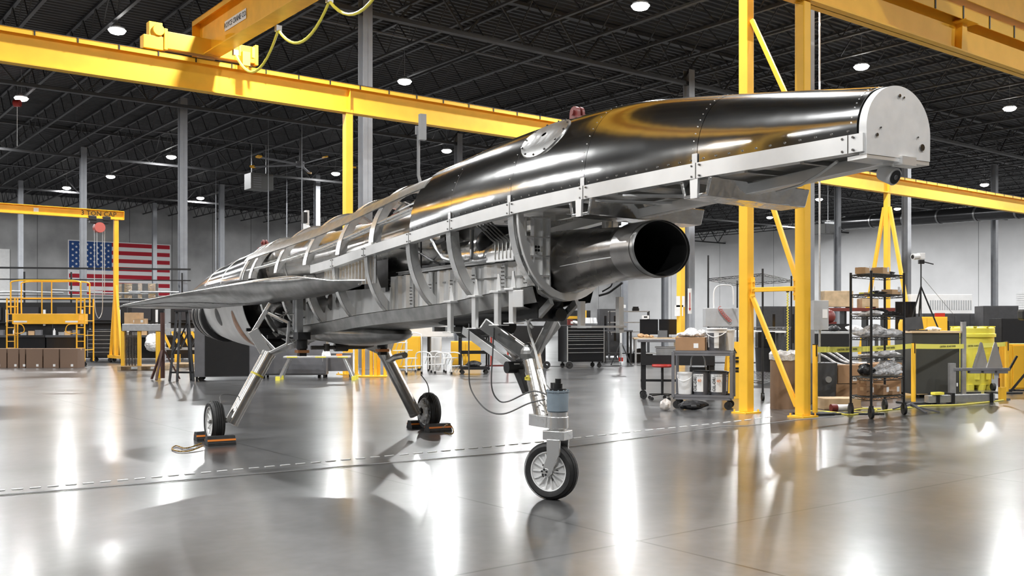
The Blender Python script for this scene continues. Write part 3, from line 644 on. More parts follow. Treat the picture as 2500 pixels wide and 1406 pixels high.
m = MB(); m.ball((3.95, -.1, 1.90), .11, 14, 8, (1.2, .9, 1)); m.box(3.8, 4.0, -.15, .1, 1.95, 2.03); m.box(2.9, 3.5, -.26, -.12, 1.735, 1.765); m.build('black_equipment', BLK, AC)
m = MB()
for x in (2.95, 3.12): m.cyl((x, -.3, 1.74), (x, -.3, 1.99), .009, n=6)
m.tube([(2.6, -.28, 1.95), (3.0, -.3, 1.9), (3.3, -.3, 1.8), (3.5, -.31, 1.75)], .01, 6); m.bar((2.8, -.2, 1.9), (3.4, -.2, 1.97), .03, .03); m.build('support_rod', BLK, AC)
m = MB(); m.grid([[Vector((t, -.30 + d, z)) for z in (1.56, 1.66, 1.78, 1.86)] for t, d in ((2.42, 0), (2.0, .05), (1.6, .1))]); m.build('dark_baffle', BLK, AC)
# hanging mounting brackets on the starboard lower longeron
for u, v0, v1, t in ((1088, 697, 808, 3.72), (1145, 682, 800, 4.12), (1207, 672, 795, 4.45), (1245, 662, 793, 4.65)):
    y = -SL(t) - .03; z0 = ZL(t) + .10; z1 = ZL(t) - .24
    m = MB(); m.prism([(-.035, 0), (.035, 0), (.01, .13), (-.01, .13)], (t, y, ZL(t)), (t, y - .012, ZL(t)), (1, 0, 0), (0, 0, 1)); m.box(t - .03, t + .03, y - .03, y, z1, ZL(t)); m.box(t - .065, t + .065, y - .05, y + .03, ZL(t) - .008, ZL(t) + .008); m.box(t - .075, t + .075, y - .05, y + .04, z1 - .008, z1)
    m.build('mounting_bracket', ALUW, AC, smooth=False, bevel=.003)
m = MB(); m.box(4.70, 4.84, -.33, -.32, 1.38, 1.50); m.build('lug_plate', ALUW, AC, smooth=False, bevel=.004)
# masts
m = MB(); zb = ZT(2.5) - .01; m.tube([(2.45, .05, zb), (2.36, .05, zb + .05), (2.32, .05, zb + .12), (2.32, .05, zb + .50)], .016, 8); m.box(2.31, 2.33, .02, .05, zb + .50, zb + .58); m.box(2.36, 2.41, .03, .09, zb + .44, zb + .68); m.build('antenna_mast', LGR, AC, smooth=False)
m = MB(); zb = ZT(-.75) - .05; m.prism([(.05, 0), (.14, 0), (.11, .08), (.05, .11), (.05, .29), (-.02, .29), (-.06, .25), (-.06, .03)], (-.75, -.02, zb), (-.75, .02, zb), (1, 0, 0), (0, 0, 1)); b1 = m.build('sensor_mast', ALUW, AC, smooth=False)
m = MB(); m.box(-.73, -.65, -.07, -.02, zb + .13, zb + .26); m.build('sensor_head', BLK, b1, smooth=False)
# ---- main gear
def wheel(par, c, axis, r, wd, rimr, nspoke, name='tyre', side=1):
    ax = Vector(axis).normalized()
    m = MB(); h = wd / 2; m.lathe([(rimr, -h * .75), (rimr + .02, -h * .95), ((r + rimr) / 2 + .01, -h), (r - .025, -h * .85), (r - .008, -h * .6), (r, -h * .3), (r, h * .3), (r - .008, h * .6), (r - .025, h * .85), ((r + rimr) / 2 + .01, h), (rimr + .02, h * .95), (rimr, h * .75)], c=c, axis=ax, n=48)
    for k in (-.45, -.15, .15, .45): m.lathe([(r + .0006, h * k - .004), (r + .0035, h * k - .001), (r + .0035, h * k + .001), (r + .0006, h * k + .004)], c=c, axis=ax, n=48)
    ty = m.build(name, RUB, par)
    m = MB(); m.lathe([(rimr, -h * .8), (rimr + .008, -h * .85), (rimr + .006, -h * .75), (rimr - .004, -h * .4), (rimr - .02, -h * .3), (rimr * .5, -h * .25), (.03, -h * .35), (.001, -h * .4)], c=c, axis=ax, n=40)
    m.lathe([(rimr, h * .8), (rimr + .008, h * .85), (rimr + .006, h * .75), (rimr - .004, h * .4), (rimr - .02, h * .3), (rimr * .5, h * .25), (.03, h * .35), (.001, h * .4)], c=c, axis=ax, n=40)
    up_ = Vector((0, 0, 1)); x = up_.cross(ax).normalized(); y = ax.cross(x)
    for k in range(nspoke):
        a = 2 * pi * k / nspoke; d = x * cos(a) + y * sin(a)
        for sg in (-1, 1): m.bar(Vector(c) + ax * sg * h * .42 + d * .035, Vector(c) + ax * sg * h * .55 + d * (rimr - .004), .010, .012, up=ax)
    rm = m.build('wheel_rim', WPL, ty); m = MB()
    for k in range(5):
        a = 2 * pi * (k + .5) / 5; d = x * cos(a) + y * sin(a)
        for sg in (-1, 1): m.cyl(Vector(c) + d * .06 + ax * sg * h * .3, Vector(c) + d * .06 + ax * sg * (h * .3 + .006), .013, n=8)
    m.cyl(Vector(c) - ax * h * .8, Vector(c) + ax * h * .8, .02, n=10); return ty, rm, m, x, y
for s, nm in ((-1, 'starboard'), (1, 'port')):
    top = Vector((0, s * .69, .93)); bot = Vector((0, s * 1.09, .20)); d = (bot - top).normalized()
    m = MB(); m.cyl(top, bot, .074, n=28); m.cyl(bot - d * .02, bot + d * .012, .078, n=28); m.cyl(top - d * .02, top + d * .02, .079, n=28)
    leg = m.build('main_gear_leg', mat('polished_leg', (.62, .61, .59), .24, 1, noise=(7, .2)), AC)
    m = MB(); q = top + Vector((0, 0, .06))
    K = [Vector((x, s * y, z)) for x, y, z in ((0, .70, .93), (-.06, .84, 1.20), (-.02, .70, 1.42), (.02, .66, 1.50))]
    m.bar(K[0], K[1], .06, .12); m.bar(K[1] + Vector((0, 0, -.03)), K[2], .06, .05); m.bar(K[2], K[3], .06, .04); m.bar(K[1] + Vector((.0, -s * .04, 0)), Vector((.05, s * .62, .98)), .03, .03)
    m.bar(top, Vector((.1, s * .38, 1.05)), .08, .07); m.bar(K[2] + Vector((0, 0, -.02)), Vector((.15, s * .5, 1.28)), .035, .03); m.bar(Vector((.15, s * .5, 1.28)), Vector((.15, s * .52, 1.05)), .03, .03)
    m.bar(Vector((.15, s * .52, 1.05)), top + Vector((.05, 0, .02)), .03, .03)
    m.build('gear_fork', ALU, leg, smooth=False, bevel=.006)
    m = MB(); m.cyl(bot - d * .045 + Vector((0, 0, 0)), Vector((0, s * 1.2, .225)), .028, n=12); m.build('axle', STEEL, leg)
    if s < 0: m = MB(); m.bar(top + d * .23 + Vector((.0, -.07, -.035)), top + d * .25 + Vector((.03, -.073, -.03)), .04, .01); m.cyl(top + d * .24, top + d * .262, .0755, n=24); m.build('yellow_band', mat('yellow_mark', (.6, .5, .05), .5), leg)
    ty, rm, mb_, x, y = wheel(AC, (0, s * 1.27, .222), (0, 1, 0), .222, .135, .155, 12, 'main_wheel')
    mb_.build('hub', STEEL, ty)
    if s > 0:
        m = MB(); n = 18
        for k in range(n):
            a = 2 * pi * k / n; r_ = .095 + (.02 if k % 3 else 0); m.ball((r_ * cos(a), s * 1.185, .222 + r_ * sin(a)), .024, 6, 5)
        m.lathe([(.05, 0), (.12, 0), (.12, .03), (.05, .03)], c=(0, 1.17, .222), axis=(0, 1, 0), n=24); m.build('brake_calliper', WPL, ty)
m = MB(); m.cyl((.35, -.32, 1.01), (.35, .30, 1.01), .022, n=12); m.cyl((.35, -.05, 1.01), (.35, .10, 1.01), .045, n=14); m.tube([(.35, .30, 1.01), (.35, .40, 1.03), (.35, .45, 1.12), (.35, .45, 1.25)], .022, 8); m.cyl((.35, -.14, .97), (.35, -.14, 1.05), .035, n=10); m.build('torque_tube', STEEL, AC)
for y in (-.42, .52):
    m = MB(); m.cyl((.35, y, 1.0), (.35, y, 1.16), .06, n=16); m.box(.27, .43, y - .07, y + .07, 1.10, 1.18); m.box(.31, .39, y - .04, y + .04, .92, 1.0); ac = m.build('actuator_motor', BLK, AC)
    m = MB(); m.box(.29, .41, y - .062, y + .062, .955, .985); m.build('copper_collar', mat('copper', (.6, .28, .12), .4, .8), ac, smooth=False)
m = MB(); m.tube([(.9, .55, .93), (.5, .62, .90), (.2, .70, .86), (0, .72, .84)], .035, 8); m.build('drag_strut', ALUD, AC)
m = MB(); m.box(.25, .33, -.47, -.40, 1.15, 1.62); m.box(.12, .17, -.45, -.40, 1.2, 1.6); m.build('jack_post', GALV, AC, smooth=False)
# tangle of gear-bay plumbing
m = MB(); rn = random.Random(3)
for k in range(14):
    p = Vector((-.3 + rn.random() * .5, -.2 - rn.random() * .42, 1.05 + rn.random() * .35)); pts = [p]
    for j in range(4): p = p + Vector((rn.uniform(-.1, .1), rn.uniform(-.1, .1), rn.uniform(-.08, .08))); pts.append(p)
    m.tube(pts, rn.choice((.006, .009, .012)), 5)
m.build('bay_plumbing', ALUD, AC)
m = MB()
for k in range(5): a = -.5 - k * .22; m.box(a - .02, a + .02, -.55, -.2, 1.1 + .02 * k, 1.14 + .02 * k)
m.ball((-.75, -.25, 1.35), .16, 14, 8); m.cyl((-1.3, -.2, 1.3), (-.3, -.2, 1.3), .10, n=16); m.build('gear_bay_unit', BLK, AC)
# ---- nose gear
LT = Vector((4.40, 0, 1.02)); LB = Vector((4.60, 0, .555))
ld_ = (LB - LT).normalized()
m = MB(); m.cyl(LT, LB, .066, n=28); m.cyl(LT + ld_ * .0, LT + ld_ * .03, .07, n=28); m.cyl(LB - ld_ * .06, LB, .07, n=28); m.cyl(LT + Vector((.085, -.0, -.02)), LB + Vector((.075, 0, .05)), .028, n=14); m.bar(LT + Vector((.05, 0, .1)), LT + Vector((.11, 0, -.1)), .05, .07)
ng = m.build('nose_gear_leg', mat('weathered_bright_leg', (.78, .76, .72), .28, 1, noise=(9, .25), bump=(14, .15)), AC)
m = MB()
m.bar(LT + Vector((0, 0, .0)), (4.18, -.28, 1.27), .10, .10); m.bar(LT + Vector((.06, 0, .0)), (4.62, .10, 1.36), .09, .06); m.ball(tuple(LT + Vector((0, 0, .02))), .085, 16, 10); m.bar((4.62, .10, 1.36), (4.66, -.05, 1.46), .06, .06)
m.bar((4.3, .30, 1.27), LT, .07, .07); m.build('gear_yoke', ALUD, ng, smooth=False, bevel=.012)
m = MB(); m.prism([(0, 0), (-.5, .24), (-.78, .28), (-.62, .24), (-.18, -.02)], LT + Vector((-.03, -.02, -.01)), LT + Vector((-.03, .02, -.01)), (1, 0, 0), (0, 0, 1)); m.build('web_plate', STEEL, ng, smooth=False)
m = MB(); m.bar((3.50, -.08, 1.215), (4.30, -.06, .93), .05, .07); m.build('drag_brace', ALUW, ng, smooth=False, bevel=.004)
m = MB(); m.cyl((4.27, -.13, .935), (4.27, .08, .935), .045, n=18); m.prism([(-.05, 0), (.05, 0), (.14, -.16), (.10, -.18)], (4.27, -.05, .92), (4.27, .05, .92), (1, 0, 0), (0, 0, 1)); m.build('pivot', BLK, ng)
m = MB(); m.cyl((4.47, -.055, .875), (4.475, -.062, .86), .02, n=10); m.box(4.44, 4.50, -.072, -.062, .845, .868); m.build('yellow_mark', mat('yellow_mark2', (.6, .5, .05), .5), ng, smooth=False)
SA = Vector((4.79, 0, 0))        # steering axis
yaw = atan2(-.5, .86) - atan2(-.862, .507)   # wheel heading in the aircraft's frame
m = MB(); m.box(4.50, 4.74, -.075, .075, .515, .60); m.cyl((4.78, 0, .515), (4.78, 0, .60), .078, n=28); m.cyl((4.62, 0, .515), (4.62, 0, .60), .075, n=24); st_ = m.build('steering_block', ALU, ng, bevel=.004)
m = MB(); m.cyl((4.78, 0, .60), (4.78, 0, .632), .072, n=28)
for k in range(10): m.cyl((4.78 + .062 * cos(k * .628), .062 * sin(k * .628), .63), (4.78 + .062 * cos(k * .628), .062 * sin(k * .628), .642), .006, n=6)
m.build('gearbox_flange', ALU, ng)
m = MB(); m.cyl((4.78, 0, .640), (4.78, 0, .78), .079, n=32); m.cyl((4.78, 0, .632), (4.78, 0, .642), .07, n=32); m.cyl((4.78, 0, .775), (4.78, 0, .785), .084, n=32)
for k in range(12): m.cyl((4.78 + .078 * cos(k * .5236), .078 * sin(k * .5236), .77), (4.78 + .078 * cos(k * .5236), .078 * sin(k * .5236), .792), .006, n=6)
m.build('steering_motor', BLUG, ng)
m = MB(); m.cyl((4.78, 0, .785), (4.78, 0, .80), .06, n=24); m.cyl((4.78, 0, .80), (4.78, 0, .835), .035, n=16); m.cyl((4.785, 0, .835), (4.785, 0, .87), .022, n=12); m.box(4.73, 4.76, -.03, .03, .80, .84); m.build('motor_connector', BLK, ng)
WH = bpy.data.objects.new('nose_wheel', None)
def rot(v): c_, s_ = cos(yaw), sin(yaw); return Vector((4.78 + c_ * v[0] - s_ * v[1], s_ * v[0] + c_ * v[1], v[2]))
RM = Matrix.Translation((4.78, 0, 0)) @ Matrix.Rotation(yaw, 4, 'Z')
m = MB(RM); m.box(-.085, .085, -.075, .07, .435, .50); m.cyl((0, 0, .50), (0, 0, .516), .06, n=24); m.build('swivel_block', ALU, ng, bevel=.004)
m = MB(RM); tr = -.055
for sy in (-1, 1):
    y0 = sy * .068; poly = [(-.05, .44), (.055, .44), (.05, .33), (.0, .24), (tr + .035, .185), (tr, .165), (tr - .035, .19), (tr - .02, .25), (-.05, .31)]
    m.prism(poly, (0, y0 - .011, 0), (0, y0 + .011, 0), (1, 0, 0), (0, 0, 1))
m.cyl((tr, -.08, .203), (tr, .08, .203), .03, n=16); wf = m.build('wheel_fork', ALU, ng, smooth=False, bevel=.003)
m = MB(RM)
for k in range(5):
    a = 2 * pi * k / 5 + .3
    for sy in (-1, 1): m.cyl((tr - .012 + .02 * cos(a), sy * .080, .203 + .02 * sin(a)), (tr - .012 + .02 * cos(a), sy * .084, .203 + .02 * sin(a)), .0075, n=10)
m.build('fork_bolt_holes', BLK, ng)
m0 = wheel(AC, tuple(rot((tr, 0, .205))), (-sin(yaw), cos(yaw), 0), .205, .105, .135, 14, 'nose_wheel'); m0[2].build('hub', STEEL, m0[0])
# cable loops of the nose gear
m = MB()
def sp(pts, n=8):
    out = []; P = [Vector(p) for p in pts]
    for i in range(len(P) - 1):
        a, b, c, d = P[max(i - 1, 0)], P[i], P[i + 1], P[min(i + 2, len(P) - 1)]
        for k in range(n): x = k / n; out.append(.5 * ((2 * b) + (c - a) * x + (2 * a - 5 * b + 4 * c - d) * x * x + (3 * b - a - 3 * c + d) * x**3))
    return out + [P[-1]]
def AL(u, v, s):      # aircraft-frame point seen at pixel (u,v), s metres to starboard of the centreline
    d_ = (.507, -.862); L_ = (.862, .507); a = (u - U0) / F; bx = -2.095 - s * L_[0]; by = 11.16 - s * L_[1]
    t = (a * by - bx) / (d_[0] - a * d_[1]); Y = by + t * d_[1]; return Vector((t, -s, CH + (V0 - v) * Y / F))
m.tube(sp([AL(1145, 790, .3), AL(1145, 890, .3), AL(1150, 950, .28), AL(1185, 998, .25), AL(1230, 1010, .2), AL(1290, 985, .12), AL(1330, 975, .08)]), .006, 6)
m.tube(sp([AL(1205, 800, .25), AL(1203, 860, .25), AL(1200, 940, .25), AL(1215, 975, .2), AL(1240, 980, .15), AL(1300, 955, .1), AL(1345, 968, .06)]), .006, 6)
m.tube(sp([AL(1335, 940, .0), AL(1345, 950, 0), AL(1358, 948, 0)]), .004, 5); m.build('brake_cable', CABL, ng)
m = MB(); m.tube(sp([AL(1345, 735, .1), AL(1320, 760, .1), AL(1290, 790, .1), AL(1305, 850, .07), AL(1318, 900, .06)]), .010, 6); m.tube(sp([AL(1275, 740, .1), AL(1280, 770, .1), AL(1300, 800, .08)]), .012, 6); m.build('white_hose', CABW, ng)
m = MB(); m.box(4.4, 4.7, -.12, .10, 1.30, 1.46); m.cyl((4.3, .05, 1.33), (4.75, .05, 1.33), .05, n=14); m.cyl((3.2, .05, 1.22), (4.0, .05, 1.25), .07, n=14); m.build('nose_gear_bay', BLK, AC)
m = MB()
for t in (3.3, 3.05): m.box(t - .02, t + .02, -.15, .15, 1.20, 1.24)
for yy in (-.1, .12): m.bar((4.85, yy, 1.42), (4.68, yy, 1.32), .03, .05); 
m.build('gear_door_hinge', ALU, AC, smooth=False); m = MB(); m.box(5.0, 5.04, .02, .06, 1.25, 1.42); m.box(5.15, 5.19, .24, .28, 1.2, 1.45); m.box(4.95, 5.2, .0, .3, 1.235, 1.25); m.build('ring_support_bracket', ALUW, AC, smooth=False)
m = MB(); m.tube(sp([AL(1520, 690, -.5), AL(1500, 705, -.48), AL(1485, 715, -.45), AL(1462, 722, -.4)]), .008, 6); m.tube(sp([AL(1495, 690, -.5), AL(1490, 700, -.5), AL(1470, 712, -.45)]), .006, 6); m.build('probe_cable', BLK, AC)
# camera below the nose
Mx = Matrix.Translation((-2.095, 11.16, 0)) @ Matrix.Rotation(atan2(-.862, .507), 4, 'Z')
cp = Mx @ AL(2150, 388, -.02); ncam.location = cp
m = MB(); m.cyl((0, 0, 0), (0, 0, -.012), .028, n=20); m.cyl((0, 0, -.012), (0, 0, -.035), .010, n=10); m.bar((0, 0, -.03), (.02, -.02, -.055), .018, .018); m.build('mount', WPL, ncam)
ca = Vector((.062, -.62, -.22)).normalized(); c0 = Vector((.0, .015, -.055)); c1 = c0 + Vector((.035, -.055, -.03)); cdv = (c1 - c0).normalized()
m = MB(); m.cyl(c0, c0 + cdv * .018, .02, .038, n=24); m.cyl(c0 + cdv * .018, c0 + cdv * .095, .038, .042, n=24); m.build('camera_body', WPL, ncam, bevel=.003)
m = MB(); m.cyl(c0 + cdv * .094, c0 + cdv * .099, .033, n=24); m.build('front_glass', BLKG, ncam)
m = MB(); m.cyl(c0 + cdv * .099, c0 + cdv * .102, .012, n=14); m.build('lens', GRY, ncam)
# wheel chocks with rope
def chock(loc, rz, lb, rope):
    t = thing('wheel_chock', lb, 'wheel chock', loc, rz, 'black wheel chocks with an orange stripe')
    m = MB(); h, b_ = .095, .085; m.prism([(-b_, 0), (b_, 0), (b_ * .95, .02), (b_ * .5, h), (-b_ * .5, h), (-b_ * .95, .02)], (-.145, 0, 0), (.145, 0, 0), (0, 1, 0), (0, 0, 1))
    for k in (-1, 1):
        for j in range(3): m.bar((-.145, k * (b_ * .9 - j * .017), .022 + j * .026), (.145, k * (b_ * .9 - j * .017), .022 + j * .026), .012, .006)
    m.build('rubber_block', RUB, t, smooth=False, bevel=.004)
    m = MB()
    for k in (-1, 1): m.bar((-.146, k * (b_ * .73 + .003), .055), (.146, k * (b_ * .73 + .003), .055), .005, .020, up=(0, -k * .45, 1))
    m.build('orange_stripe', ORG, t, smooth=False); return t
Lr = atan2(.507, .862)
sb = Mx @ Vector((0, -1.27, 0)); pb = Mx @ Vector((0, 1.27, 0))
fw = Vector((.507, -.862, 0))
chock(sb + fw * .25, Lr, 'black chock with orange stripe in front of the left wheel', 1); chock(sb - fw * .25, Lr, 'black chock behind the left wheel, half hidden by the tyre', 0)
chock(pb + fw * .25, Lr, 'black chock with orange stripe in front of the right rear wheel', 1); chock(pb - fw * .25, Lr, 'black chock behind the right rear wheel, half hidden', 0)
ROPE = mat('black_yellow_rope', (.30, .18, .04), .7, noise=(70, .9, 1))
p = sb + fw * .05; m = MB(); m.tube(sp([at(495, 1088, .03), at(465, 1100, .012), at(440, 1102, .012), at(420, 1096, .012), at(430, 1088, .012), at(450, 1094, .012), at(470, 1090, .012), at(492, 1082, .03)]), .007, 6); tag(m.build('chock_rope', ROPE), 'black and yellow rope looped on the floor by the left wheel', 'rope')
m = MB(); m.tube(sp([at(1080, 1045, .10), at(1090, 1037, .12), at(1102, 1040, .10), at(1107, 1054, .04), at(1100, 1060, .012), at(1085, 1056, .012)]), .007, 6); tag(m.build('chock_rope', ROPE), 'black and yellow rope looped at the right rear wheel chock', 'rope')
m = MB(); m.tube(sp([AL(540, 985, 1.3), AL(538, 968, 1.28), AL(550, 962, 1.2), AL(582, 966, 1.0)]), .006, 6); m.build('brake_line', CABL, AC)
m = MB(); m.tube(sp([AL(1028, 915, -.8), AL(1042, 935, -1.0), AL(1047, 955, -1.15), AL(1042, 975, -1.2)]), .006, 6); m.build('brake_line', CABL, AC)
# ---------------------------------------------------------------- things around the hall
def carton(p, d, lb, rz=0, m=CARD, grp=None, flap=True):
    t = thing('cardboard_box', lb, 'box', p, rz, grp)
    MB().box(-d[0] / 2, d[0] / 2, -d[1] / 2, d[1] / 2, 0, d[2]).build('carton', m, t, smooth=False, bevel=.004)
    k = MB(); k.box(-d[0] / 2 - .001, d[0] / 2 + .001, -.025, .025, d[2] - .05, d[2] + .001); k.build('packing_tape', CARDL, t, smooth=False)
    k = MB(); k.box(d[0] * .12, d[0] * .12 + .07, -d[1] / 2 - .002, -d[1] / 2, .04, .11); k.build('label_sticker', WHT, t, smooth=False); return t
def casters(t, xs, ys, r=.055, mm=RUB):
    for x in xs:
        for y in ys:
            m = MB(); m.cyl((x, y - .014, r), (x, y + .014, r), r, n=18); m.box(x - .012, x + .012, y - .026, y - .018, r, r * 2 + .02); m.box(x - .012, x + .012, y + .018, y + .026, r, r * 2 + .02); m.box(x - .03, x + .03, y - .03, y + .03, r * 2 + .015, r * 2 + .03)
            m.build('caster', mm, t)
def cabinet(p, d, lb, rz=0, m=DGR, doors=2, name='metal_cabinet', cat='cabinet', grp=None, foot=.08, slots=0, hm=None):
    t = thing(name, lb, cat, p, rz, grp); x, y, z = d
    MB().box(-x / 2, x / 2, -y / 2, y / 2, foot, z).build('body', m, t, smooth=False, bevel=.006)
    if foot:
        for sx in (-1, 1):
            for sy in (-1, 1): MB().box(sx * (x / 2 - .05) - .025, sx * (x / 2 - .05) + .025, sy * (y / 2 - .05) - .025, sy * (y / 2 - .05) + .025, 0, foot).build('foot', BLK, t, smooth=False)
    for i in range(doors):
        x0 = -x / 2 + .02 + i * (x - .04) / doors; x1 = x0 + (x - .04) / doors - .008
        dr = MB().box(x0, x1, -y / 2 - .018, -y / 2 - .001, foot + .03, z - .03).build('door', m, t, smooth=False, bevel=.003)
        hx = x1 - .05 if i % 2 == 0 else x0 + .05; MB().cyl((hx, -y / 2 - .04, z * .5 - .06), (hx, -y / 2 - .04, z * .5 + .06), .009, n=8).build('handle', hm or GALV, dr)
        if slots:
            k = MB()
            for j in range(slots): xx = x0 + (j + .5) * (x1 - x0) / slots; k.box(xx - .045, xx + .045, -y / 2 - .022, -y / 2 - .017, z * .35, z * .86)
            k.build('window_slot', SCRN, dr, smooth=False)
    return t
def drawers(p, d, lb, rz, n, m=BLKG, foot=.18, name='tool_chest', line=ALUW, side=True):
    t = thing(name, lb, 'tool chest', p, rz); x, y, z = d
    MB().box(-x / 2, x / 2, -y / 2, y / 2, foot, z - .03).build('body', m, t, smooth=False, bevel=.008)
    MB().box(-x / 2 - .01, x / 2 + .01, -y / 2 - .01, y / 2 + .01, z - .03, z).build('top', DGR, t, smooth=False, bevel=.004)
    hs = [.10, .10, .06, .06, .06, .11, .11, .12, .24][-n:] if n == 9 else [1] * n; H = (z - .07 - foot - .02); S = sum(hs); q = z - .06
    for h in hs:
        hh = h / S * H; dr = MB().box(-x / 2 + .02, x / 2 - .02, -y / 2 - .018, -y / 2, q - hh + .006, q).build('drawer', m, t, smooth=False, bevel=.003)
        MB().box(-x / 2 + .02, x / 2 - .02, -y / 2 - .030, -y / 2 - .016, q - .011, q - .002).build('drawer_pull', line, dr, smooth=False); q -= hh
    for sx in (-1, 1): MB().box(sx * x / 2 - .012, sx * x / 2 + .012, -y / 2 - .022, -y / 2 + .01, foot, z - .03).build('corner_trim', GALV, t, smooth=False)
    casters(t, (-x / 2 + .1, x / 2 - .1), (-y / 2 + .1, y / 2 - .1), foot / 2 - .02); return t
def bag(p, s, lb, sd=0, m=None, grp=None, nm='plastic_bag', cat='bag'):
    rn = random.Random(sd); k = MB(); rows = []; n, mm = 18, 9
    ph = [rn.uniform(0, 6) for _ in range(6)]
    for i in range(mm + 1):
        a = pi * i / mm; row = []
        for j in range(n):
            b = 2 * pi * j / n; r = 1 + .16 * sin(3 * b + ph[0] + a * 2) + .12 * sin(5 * b + ph[1] - a * 3) + .08 * sin(9 * b + ph[2] + 5 * a)
            row.append((sin(a) * cos(b) * r * s[0] / 2, sin(a) * sin(b) * r * s[1] / 2, max(0, s[2] * (.5 - .5 * cos(a)) * (1 + .12 * sin(4 * b + ph[3])))))
        rows.append(row)
    k.grid(rows, True); o = k.build(nm, m or BAG, loc=p, ang=.35); return tag(o, lb, cat, grp)
# American flag on the far wall
fw, fh = 8.2, 4.36; t = thing('flag', 'large American flag mounted on the concrete wall at the left', 'flag', G(24.5, B1 - .06, 6.03), EROT)
MB().box(-fw / 2 - .08, fw / 2 + .08, 0, .04, -fh / 2 - .08, fh / 2 + .08).build('white_field', FWHT, t, smooth=False)
m = MB()
for i in range(0, 13, 2): m.box(-fw / 2, fw / 2, -.012, 0, fh / 2 - (i + 1) * fh / 13, fh / 2 - i * fh / 13)
m.build('red_stripes', FRED, t, smooth=False)
m = MB(); m.box(-fw / 2, -fw / 2 + fw * .41, -.022, -.012, fh / 2 - 7 * fh / 13, fh / 2); m.build('blue_canton', BLUE, t, smooth=False)
m = MB(); cw, chh = fw * .41, 7 * fh / 13
for r_ in range(9):
    for c_ in range(6 if r_ % 2 == 0 else 5):
        cx = -fw / 2 + cw * ((c_ * 2 + 1 + (r_ % 2)) / 12); cz = fh / 2 - chh * (r_ + 1) / 10
        m.prism([((.115 if k % 2 == 0 else .055) * sin(pi * k / 5), (.115 if k % 2 == 0 else .055) * cos(pi * k / 5)) for k in range(10)][::-1], (cx, -.03, cz), (cx, -.022, cz), (1, 0, 0), (0, 0, 1))
m.build('white_stars', FWHT, t, smooth=False)
# wall-mounted things and roof services
struct(MB().box(-1.9, 1.9, 0, .05, 0, 7.3).build('door_1', WHT, loc=G(14.1, B1 - .08), rz=EROT, smooth=False))
m = MB()
for k in range(22): m.box(-1.8, 1.8, -.02, 0, .1 + k * .18, .25 + k * .18)
dd = m.build('door_2', WHT, loc=G(A1 - .08, 37.5), rz=EROT + pi / 2, smooth=False); struct(dd)
t = thing('wall_pipes', 'row of white pipes running along the white right wall', 'pipes', G(A1 - .3, 0))
for z, r_ in ((4.4, .10), (3.9, .07), (3.3, .10), (2.9, .06)):
    m = MB(); m.cyl(E2 * -20 + Vector((0, 0, z)), E2 * 24 + Vector((0, 0, z)), r_, n=8); m.build('pipe', WPL, t)
# large black duct
dA, dB_ = atD(2060, 545, 66), atD(2700, 500, 50)
t = thing('air_duct', 'huge round black air duct below the roof on the right', 'duct', dA); d_ = dB_ - dA; dn_ = d_.normalized()
m = MB(); m.cyl((0, 0, 0), d_ * 1.3, .42, n=30); m.build('duct_tube', mat('duct_gloss', (.05, .05, .052), .22, .7), t)
m = MB()
for k in range(12): m.cyl(dn_ * (k * 2.6 - .06), dn_ * (k * 2.6 + .06), .45, n=30)
m.build('duct_seam', mat('duct_seam_m', (.25, .25, .25), .3, .8), t)
m = MB(); m.cyl(dn_ * -.35, dn_ * 0, .25, .42, n=24); m.cyl(dn_ * -1.6 + Vector((0, 0, .1)), dn_ * -.3, .16, n=12); m.build('end_cap', GALV, t)
for u, v, D, sz, lb in ((632, 445, 52, (1.25, .9, .85), 'pale unit heater hanging over the far left of the aircraft'), (2012, 560, 60, (.95, .8, .6), 'grey unit heater hanging beside the end of the black duct')):
    t = thing('unit_heater', lb, 'heater', atD(u, v, D), EROT); MB().box(-sz[0] / 2, sz[0] / 2, -sz[1] / 2, sz[1] / 2, -sz[2] / 2, sz[2] / 2).build('casing', mat('heater_casing', (.10, .10, .095), .5), t, smooth=False, bevel=.02)
    k = MB(); 
    for j in range(6): k.box(-sz[0] * .42, -sz[0] * .05, -sz[1] / 2 - .02, -sz[1] / 2, -sz[2] * .4 + j * sz[2] * .14, -sz[2] * .4 + j * sz[2] * .14 + .05)
    k.build('louvre', GRY, t, smooth=False); k = MB(); zt = HC - .9 - (CH + (V0 - v) * D / F)
    for x in (-.4, .4): k.cyl((x, 0, sz[2] / 2), (x, 0, zt), .02, n=6)
    k.build('hanging_rod', GALV, t)
# big ceiling fan
t = thing('ceiling_fan', 'huge slow ceiling fan with grey blades and yellow tips', 'ceiling fan', atD(733, 402, 50), .25); 
m = MB(); m.cyl((0, 0, -.12), (0, 0, .15), .22, n=20); m.cyl((0, 0, .15), (0, 0, HC - .9 - t.location.z), .05, n=8); m.build('hub', GRY, t)
for k in range(5):
    a = 2 * pi * k / 5 + .1; m = MB(Matrix.Rotation(a, 4, 'Z') @ Matrix.Rotation(.25, 4, 'X')); m.box(.2, 2.6, -.09, .09, -.015, .015); bl = m.build('fan_blade', GRY, t, smooth=False)
    m = MB(Matrix.Rotation(a, 4, 'Z') @ Matrix.Rotation(.25, 4, 'X')); m.box(2.6, 2.85, -.1, .1, -.02, .06); m.build('blade_tip', YELD, bl, smooth=False)
